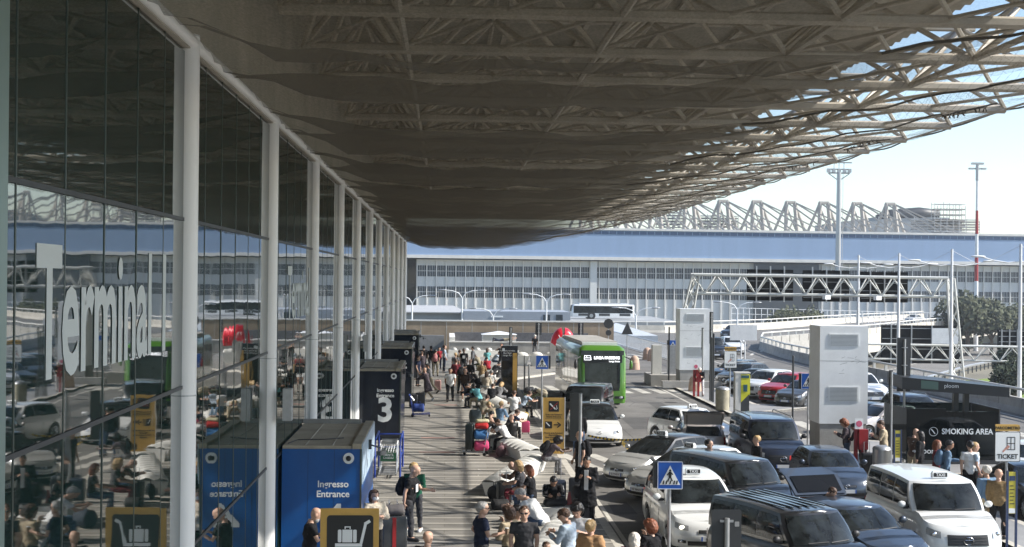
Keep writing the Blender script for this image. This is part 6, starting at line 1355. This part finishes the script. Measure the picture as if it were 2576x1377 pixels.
for lb_, u, v, hz, fc, ps_, tp, bt_, hr, sk, kw in (
 ('man in a white tee and dark trousers walking towards the camera', 1133, 926, 1.74, 180, 'walk', ('tee', 'white'), ('trousers', 'black'), ('short', 'black'), 1, dict(slim=1.1)),
 ('woman in dark jacket, long skirt and white shoes walking beside the man in white', 1171, 928, 1.68, 185, 'walk', ('long', 'dgrey'), ('skirt', 'navy'), ('long', 'brown'), 0, dict(shoes=shoeW)),
 ('woman in a long black dress among the far crowd', 1182, 905, 1.66, 170, 'walk', ('long', 'black'), ('skirt', 'black'), ('long', 'black'), 0, {}),
 ('man in a beige shirt walking away in the far crowd', 1156, 880, 1.74, 10, 'walk', ('tee', 'beige'), ('trousers', 'jean'), ('short', 'brown'), 0, {}),
 ('person in grey with dark trousers at the far planter', 1190, 874, 1.70, -80, 'stand', ('long', 'grey'), ('trousers', 'black'), ('short', 'black'), 0, {}),
 ('small person in red at the far end of the pavement', 1105, 876, 1.50, 160, 'stand', ('tee', 'red'), ('trousers', 'navy'), ('short', 'black'), 0, {}),
 ('man in navy next to the kiosk numbered 3', 1052, 898, 1.74, 120, 'stand', ('tee', 'navy'), ('trousers', 'dgrey'), ('short', 'brown'), 0, {}),
 ('man in a maroon jacket with his back to the camera mid pavement', 1147, 906, 1.74, 5, 'stand', ('long', 'maroon'), ('trousers', 'khaki'), ('short', 'brown'), 0, {}),
 ('woman in a grey vest beyond the maroon jacket', 1146, 890, 1.66, 20, 'stand', ('tee', 'grey'), ('trousers', 'jean'), ('short', 'blond'), 0, {}),
 ('tall dark skinned man in a black printed tee, far crowd', 1167, 879, 1.80, 180, 'stand', ('tee', 'black'), ('trousers', 'grey'), ('short', 'black'), 2, dict(extra='print')),
 ('tall man in a pale grey shirt and dark trousers standing alone', 1118, 871, 1.80, 90, 'stand', ('tee', 'lblue'), ('trousers', 'navy'), ('short', 'brown'), 0, dict(shoes=shoeW)),
 ('person with a pink top and khaki trousers far up the pavement', 1096, 882, 1.68, 10, 'stand', ('tee', 'black'), ('trousers', 'khaki'), ('short', 'black'), 0, {}),
 ('man in black facing the kiosks far up the pavement', 1085, 873, 1.76, -20, 'stand', ('tee', 'black'), ('trousers', 'dgrey'), ('short', 'black'), 1, {}),
 ('person in a dark jacket right against the far kiosk', 1066, 872, 1.70, 0, 'stand', ('long', 'black'), ('trousers', 'black'), ('short', 'black'), 0, {}),
 ('woman with long hair in a pale patterned coat by the far kiosk', 1062, 886, 1.62, -30, 'stand', ('coat', 'plaid'), ('trousers', 'black'), ('long', 'brown'), 0, {}),
 ('woman in a plaid coat pushing a loaded blue trolley by the second kiosk', 1075, 926, 1.70, -60, 'push', ('coat', 'plaid'), ('trousers', 'beige'), ('long', 'black'), 0, dict(shoes=shoeW)),
 ('person in grey reaching out beside the plaid coat', 1083, 915, 1.66, -100, 'push', ('long', 'grey'), ('trousers', 'khaki'), ('short', 'black'), 1, {}),
 ('stocky person with a dark backpack by the maroon jacket', 1160, 915, 1.66, 40, 'stoop', ('puffer', 'black'), ('trousers', 'black'), ('short', 'black'), 0, {}),
 ('person in black raising both hands to the face by the planter wall', 1262, 868, 1.70, -150, 'face', ('tee', 'black'), ('trousers', 'dgrey'), ('short', 'auburn'), 0, {}),
 ('person in a grey top behind the totem sign post', 1282, 873, 1.66, 20, 'stand', ('long', 'grey'), ('trousers', 'black'), ('short', 'blond'), 0, {}),
 ('person in black tee and grey trousers right of the totem by the planter', 1346, 844, 1.74, 20, 'stand', ('tee', 'black'), ('trousers', 'grey'), ('short', 'white'), 0, {}),
 ('camouflage dressed person bending over a suitcase left of the black van', 1322, 963, 1.30, 90, 'bend', ('long', 'camo'), ('trousers', 'camo'), ('short', 'black'), 0, {}),
 ('person in camouflage with a green rucksack bending beside the black van', 1372, 968, 1.30, -80, 'bend', ('long', 'camo'), ('trousers', 'black'), ('short', 'black'), 2, {}),
 ('stooping old man in a dark jacket and white trousers behind the far red box', 1763, 922, 1.66, 200, 'stoop', ('long', 'black'), ('trousers', 'white'), ('short', 'white'), 0, {}),
 ('woman in a black and white plaid shirt holding a phone by the nearer cabinet', 2131, 1058, 1.70, -70, 'phone', ('long', 'plaid'), ('trousers', 'jean'), ('curly', 'auburn'), 0, {}),
 ('person in black bending at the nearer red box', 2172, 1064, 1.66, -40, 'stoop', ('long', 'black'), ('trousers', 'black'), ('short', 'black'), 0, {}),
 ('man with a cap in a beige jacket and jeans looking down on the island', 2224, 1061, 1.74, -70, 'phone', ('long', 'beige'), ('trousers', 'jean'), ('short', 'brown'), 0, {}),
 ('dark haired woman in a white tee in front of the tinted glass', 2298, 1082, 1.68, 60, 'phone', ('tee', 'white'), ('trousers', 'khaki'), ('long', 'brown'), 0, {}),
 ('woman in black facing the woman in white at the tinted glass', 2315, 1090, 1.66, -60, 'stand', ('long', 'black'), ('trousers', 'black'), ('bob', 'black'), 0, {}),
 ('red haired woman in a dark printed top near the smoking shelter', 2357, 1113, 1.62, 120, 'stand', ('long', 'maroon'), ('trousers', 'black'), ('bob', 'auburn'), 0, {}),
 ('man in a denim jacket with backpack holding out a hand by the shelter', 2378, 1111, 1.74, 95, 'pull', ('long', 'denim'), ('trousers', 'jean'), ('short', 'black'), 1, {}),
 ('man in a white tee with his back turned before the smoking shelter', 2441, 1115, 1.76, 5, 'stand', ('tee', 'white'), ('trousers', 'black'), ('short', 'black'), 0, {}),
 ('person half hidden beside the man in the white tee at the shelter', 2451, 1118, 1.72, 100, 'stand', ('tee', 'lblue'), ('trousers', 'black'), ('short', 'blond'), 0, {}),
 ('grey haired man in a blue shirt behind the white van', 2483, 1178, 1.72, -20, 'stand', ('long', 'denim'), ('trousers', 'beige'), ('short', 'white'), 0, {}),
 ('woman with very long blond hair in grey behind the white van', 2512, 1186, 1.68, 30, 'stand', ('long', 'dgrey'), ('trousers', 'black'), ('long', 'blond'), 0, {}),
 ('dark haired woman with bare shoulders between the black and the blue cars', 2029, 1194, 1.66, 150, 'chin', ('tee', 'khaki'), ('trousers', 'black'), ('long', 'auburn'), 0, {}),
 ('man in a dark jacket bending behind the raised tailgate', 2066, 1217, 1.55, 150, 'stoop', ('long', 'black'), ('trousers', 'black'), ('short', 'brown'), 0, {}),
 ('blond person in a black jacket beside the tall dark blue minivan', 1905, 1101, 1.72, -100, 'stand', ('long', 'black'), ('trousers', 'black'), ('short', 'blond'), 0, {}),
 ('dark haired person whose head shows above the silver taxi roof', 1782, 1111, 1.72, 120, 'stand', ('long', 'black'), ('trousers', 'black'), ('short', 'black'), 0, {}),
):
    a = Pn(lb_, H(u, v, hz), fc, ps_, tp, bt_, hr, sk, hz+.02, near=False, group='people around the forecourt', **kw)
    if 'green rucksack' in lb_: backpack('olive green rucksack on the bending person beside the black van', a, 'khaki', 1.2)
    if 'backpack holding' in lb_: backpack('grey backpack on the man in the denim jacket', a, 'denim')
    if 'pink top' in lb_: backpack('pink backpack far up the pavement', a, 'pink', 1.1)
    if 'camouflage dressed' in lb_: backpack('dark rucksack on the camouflage dressed person', a, 'dgrey', 1.2)
    if 'stocky' in lb_: backpack('dark bulky backpack mid pavement', a, 'black', 1.1)
p = at(1262, 868, 1.2); Pn('person lying on their front on top of the planter wall', (5.2, 123.2), 90, 'lie', ('tee', 'khaki'), ('trousers', 'navy'), ('short', 'brown'), 0, 1.75, zg=1.1, near=False)
# --- luggage
suitcase('navy suitcase with extended handle left of the black coat man', 3.35, 40.3, 5, (.012, .02, .04), .66, .46); suitcase('larger dark ribbed suitcase beside the navy one', 3.9, 40.2, -5, (.02, .023, .03), .74, .48, .3, handle=False)
suitcase('dark striped suitcase under a black travel bag at the kerb', 3.75, 37.05, 8, (.03, .03, .04), .62, .5, .3, handle=False); t = duffel('black leather travel bag on top of the striped suitcase', 3.75, 37.05, .7, 8, (.02, .02, .022), .5, .2, .95)
t = thing('red_bag', 'narrow bright red folded bag against the steel post', 'bag', (3.4, 37.2, 0), 0); MB().loft([[(-.07, -.06, 0), (.07, -.06, 0), (.07, .06, 0), (-.07, .06, 0)], [(-.08, -.07, .5), (.08, -.07, .5), (.08, .07, .5), (-.08, .07, .5)], [(-.02, -.02, .85), (.03, -.02, .85), (.03, .02, .85), (-.02, .02, .85)]]).build('bag', redm, t, 60)
suitcase('black upright suitcase at the feet of the seated women', 1.75, 40.2, 20, (.012, .012, .014), .6, .42); duffel('black backpack leaning on the long bench', 1.5, 41.1, .0, 70, (.014, .014, .016), .42, .17, 1.3); duffel('small black bag on the pavement below the seated women', 1.6, 39.3, 0, 10, (.012, .012, .013), .5, .2)
duffel('dark blue bag beside the hunched man in white', 2.1, 36.4, 0, 30, (.02, .03, .05), .55, .24, 1); duffel('long black bag on the seat block', 3.0, 36.9, .5, 15, (.015, .015, .017), .65, .13)
x, y = at(1196, 1146).x, at(1196, 1146).y; trolley('trolley stacked with blue, red and pink bags', x, y+.1, -100)
suitcase('dark green upright case at the back of the loaded trolley', x-.22, y+.05, 80, (.012, .02, .018), .95, .45, .3, False, False, .18); duffel('pink duffel bag at the bottom of the loaded trolley', x+.22, y-.05, .18, 5, (.55, .05, .15), .55, .22, .9); duffel('bright blue cooler bag in the middle of the loaded trolley', x+.2, y-.05, .60, 5, (.04, .16, .38), .52, .22, .9)
duffel('red jacket bundle on the loaded trolley', x+.22, y-.05, 1.0, -10, (.5, .02, .02), .5, .17, .7); duffel('cream and yellow clothes bundle topping the loaded trolley', x+.25, y, 1.22, 10, (.55, .5, .32), .5, .13, .6); duffel('dusky pink rucksack on the ground by the bench end', x+.95, y-.3, 0, 80, (.16, .08, .09), .4, .17, 1.2)
x2, y2 = at(1195, 1075).x, at(1195, 1075).y; trolley('trolley carrying a grey rucksack behind the colourful one', x2+.1, y2, -95); duffel('large grey rucksack heaped on a trolley', x2, y2, .2, 20, (.07, .09, .09), .5, .2, 1.5)
trolley('trolley with wire basket by the striped jacket person', at(1225, 1020).x, at(1225, 1020).y, 170); trolley('small far trolley beside the far bench', 1.9, 88, 60)
suitcase('pair of dark suitcases, left one, held by the camouflage group', at(1340, 1033).x, at(1340, 1033).y, 0, (.04, .045, .05), .7, .45); suitcase('dark suitcase, right one, held by the camouflage group', at(1352, 1032).x, at(1352, 1032).y, 0, (.03, .03, .035), .62, .4)
suitcase('pink and black carry-on on the pavement by the plaid coat', at(1101, 985).x, at(1101, 985).y, 0, (.40, .24, .22), .62, .4); 
suitcase('black suitcase beside the second kiosk, right of two', at(1057, 1025).x, at(1057, 1025).y, 0, (.012, .012, .014), .7, .5, .35, False, False); suitcase('black suitcase beside the second kiosk, left of two', at(1040, 1026).x, at(1040, 1026).y, 0, (.015, .015, .017), .62, .45, .35, False, False)
trolley('blue trolley by the second kiosk', -1.2, 66, 90, mat('trolley_blue', (.02, .05, .28), .4)); duffel('blue bag on the trolley by the second kiosk', -1.3, 66.2, .2, 0, (.02, .05, .22), .55, .26)
duffel('yellow and black bag beside the man in grey', at(1318, 1055).x, at(1318, 1055).y, 0, 0, (.45, .3, .05), .45, .2); suitcase('small pink suitcase right of the man with the white back', at(1322, 1092).x, at(1322, 1092).y, 0, (.5, .05, .14), .5, .35, .22, False, False)
suitcase('black suitcase standing behind the nearer red box', at(2182, 1196).x, at(2182, 1196).y, 0, (.012, .012, .014), .72, .46, .28); suitcase('suitcase with long handle left of the plaid shirt woman', at(2100, 1190).x, at(2100, 1190).y, 0, (.012, .013, .015), .55, .42, .26)
p = at(990, 1386); suitcase('dark transparent wrapped case with red straps pulled by the bald man', p.x, p.y+.0, 10, (.05, .055, .06), .8, .62, .4, False, True, rough=.2); MB().bb(-.06, .03, -.215, -.203, .1, .84).build('red_strap', redm, bpy.data.objects[[o.name for o in bpy.data.objects if o.get('label', '').startswith('dark transparent')][0]])
duffel('grey and red bag on top of the wrapped case', p.x, p.y, .86, 10, (.10, .09, .09), .5, .17, .8)
# nested blue baggage trolleys beside the blue kiosk
bl = mat('trolley_blue', (.02, .05, .28), .4); p = at(975, 1200); t0 = None
for k in range(4):
    if t0 is None: t0 = trolley('nearest nested baggage trolley with a green advert panel beside the blue kiosk', p.x, p.y, 0, steel); g_ = MB().bb(-.26, .26, -.02, .0, .48, .78).build('advert_panel', mat('advert_green', (.02, .11, .05), .5), t0, loc=(0, .36, 0)); text('lettering', 'NIENTE\nCASELLI', .10, (0, -.024, .64), signw, g_, bold=.01)
    else: copy_thing(t0, (p.x+.0, p.y+.42*k, 0), 0, 'nested baggage trolley number %s back in the row by the blue kiosk' % ['', 'one', 'two', 'three'][k])
t = thing('trolley_bay', 'blue tubular rail bay holding the nested baggage trolleys', 'rail', (p.x, p.y-.2, 0)); mb = MB()
for s, zz in ((-.42, 0), (.42, 0)): mb.tube([(s, 0, 0), (s, 0, 1.15), (s, .15, 1.25), (s, 2.6, 1.25), (s, 2.7, 1.15), (s, 2.7, 0)], .035, 8); mb.tube([(s, 0, .6), (s, 2.7, .6)], .025, 6)
mb.tube([(-.42, 2.7, 1.15), (.42, 2.7, 1.15)], .03, 6); mb.tube([(-.42, 2.7, .7), (.42, 2.7, .7)], .03, 6); mb.build('rails', bl, t, 80)
# ================= HAZE =================
hz = bpy.data.materials.new('haze_air'); hz.use_nodes = True; N = hz.node_tree.nodes; N.remove(N['Principled BSDF'])
pv = N.new('ShaderNodeVolumePrincipled'); pv.inputs['Density'].default_value = .0003; pv.inputs['Color'].default_value = (.86, .92, 1, 1); pv.inputs['Anisotropy'].default_value = .2
hz.node_tree.links.new(pv.outputs[0], N['Material Output'].inputs['Volume'])
hb = MB().bb(-320, 520, -60, 620, -6.6, 48).build('haze', hz); tag(hb, kind='stuff')
scene.cycles.volume_bounces = 0; scene.cycles.volume_step_rate = 5
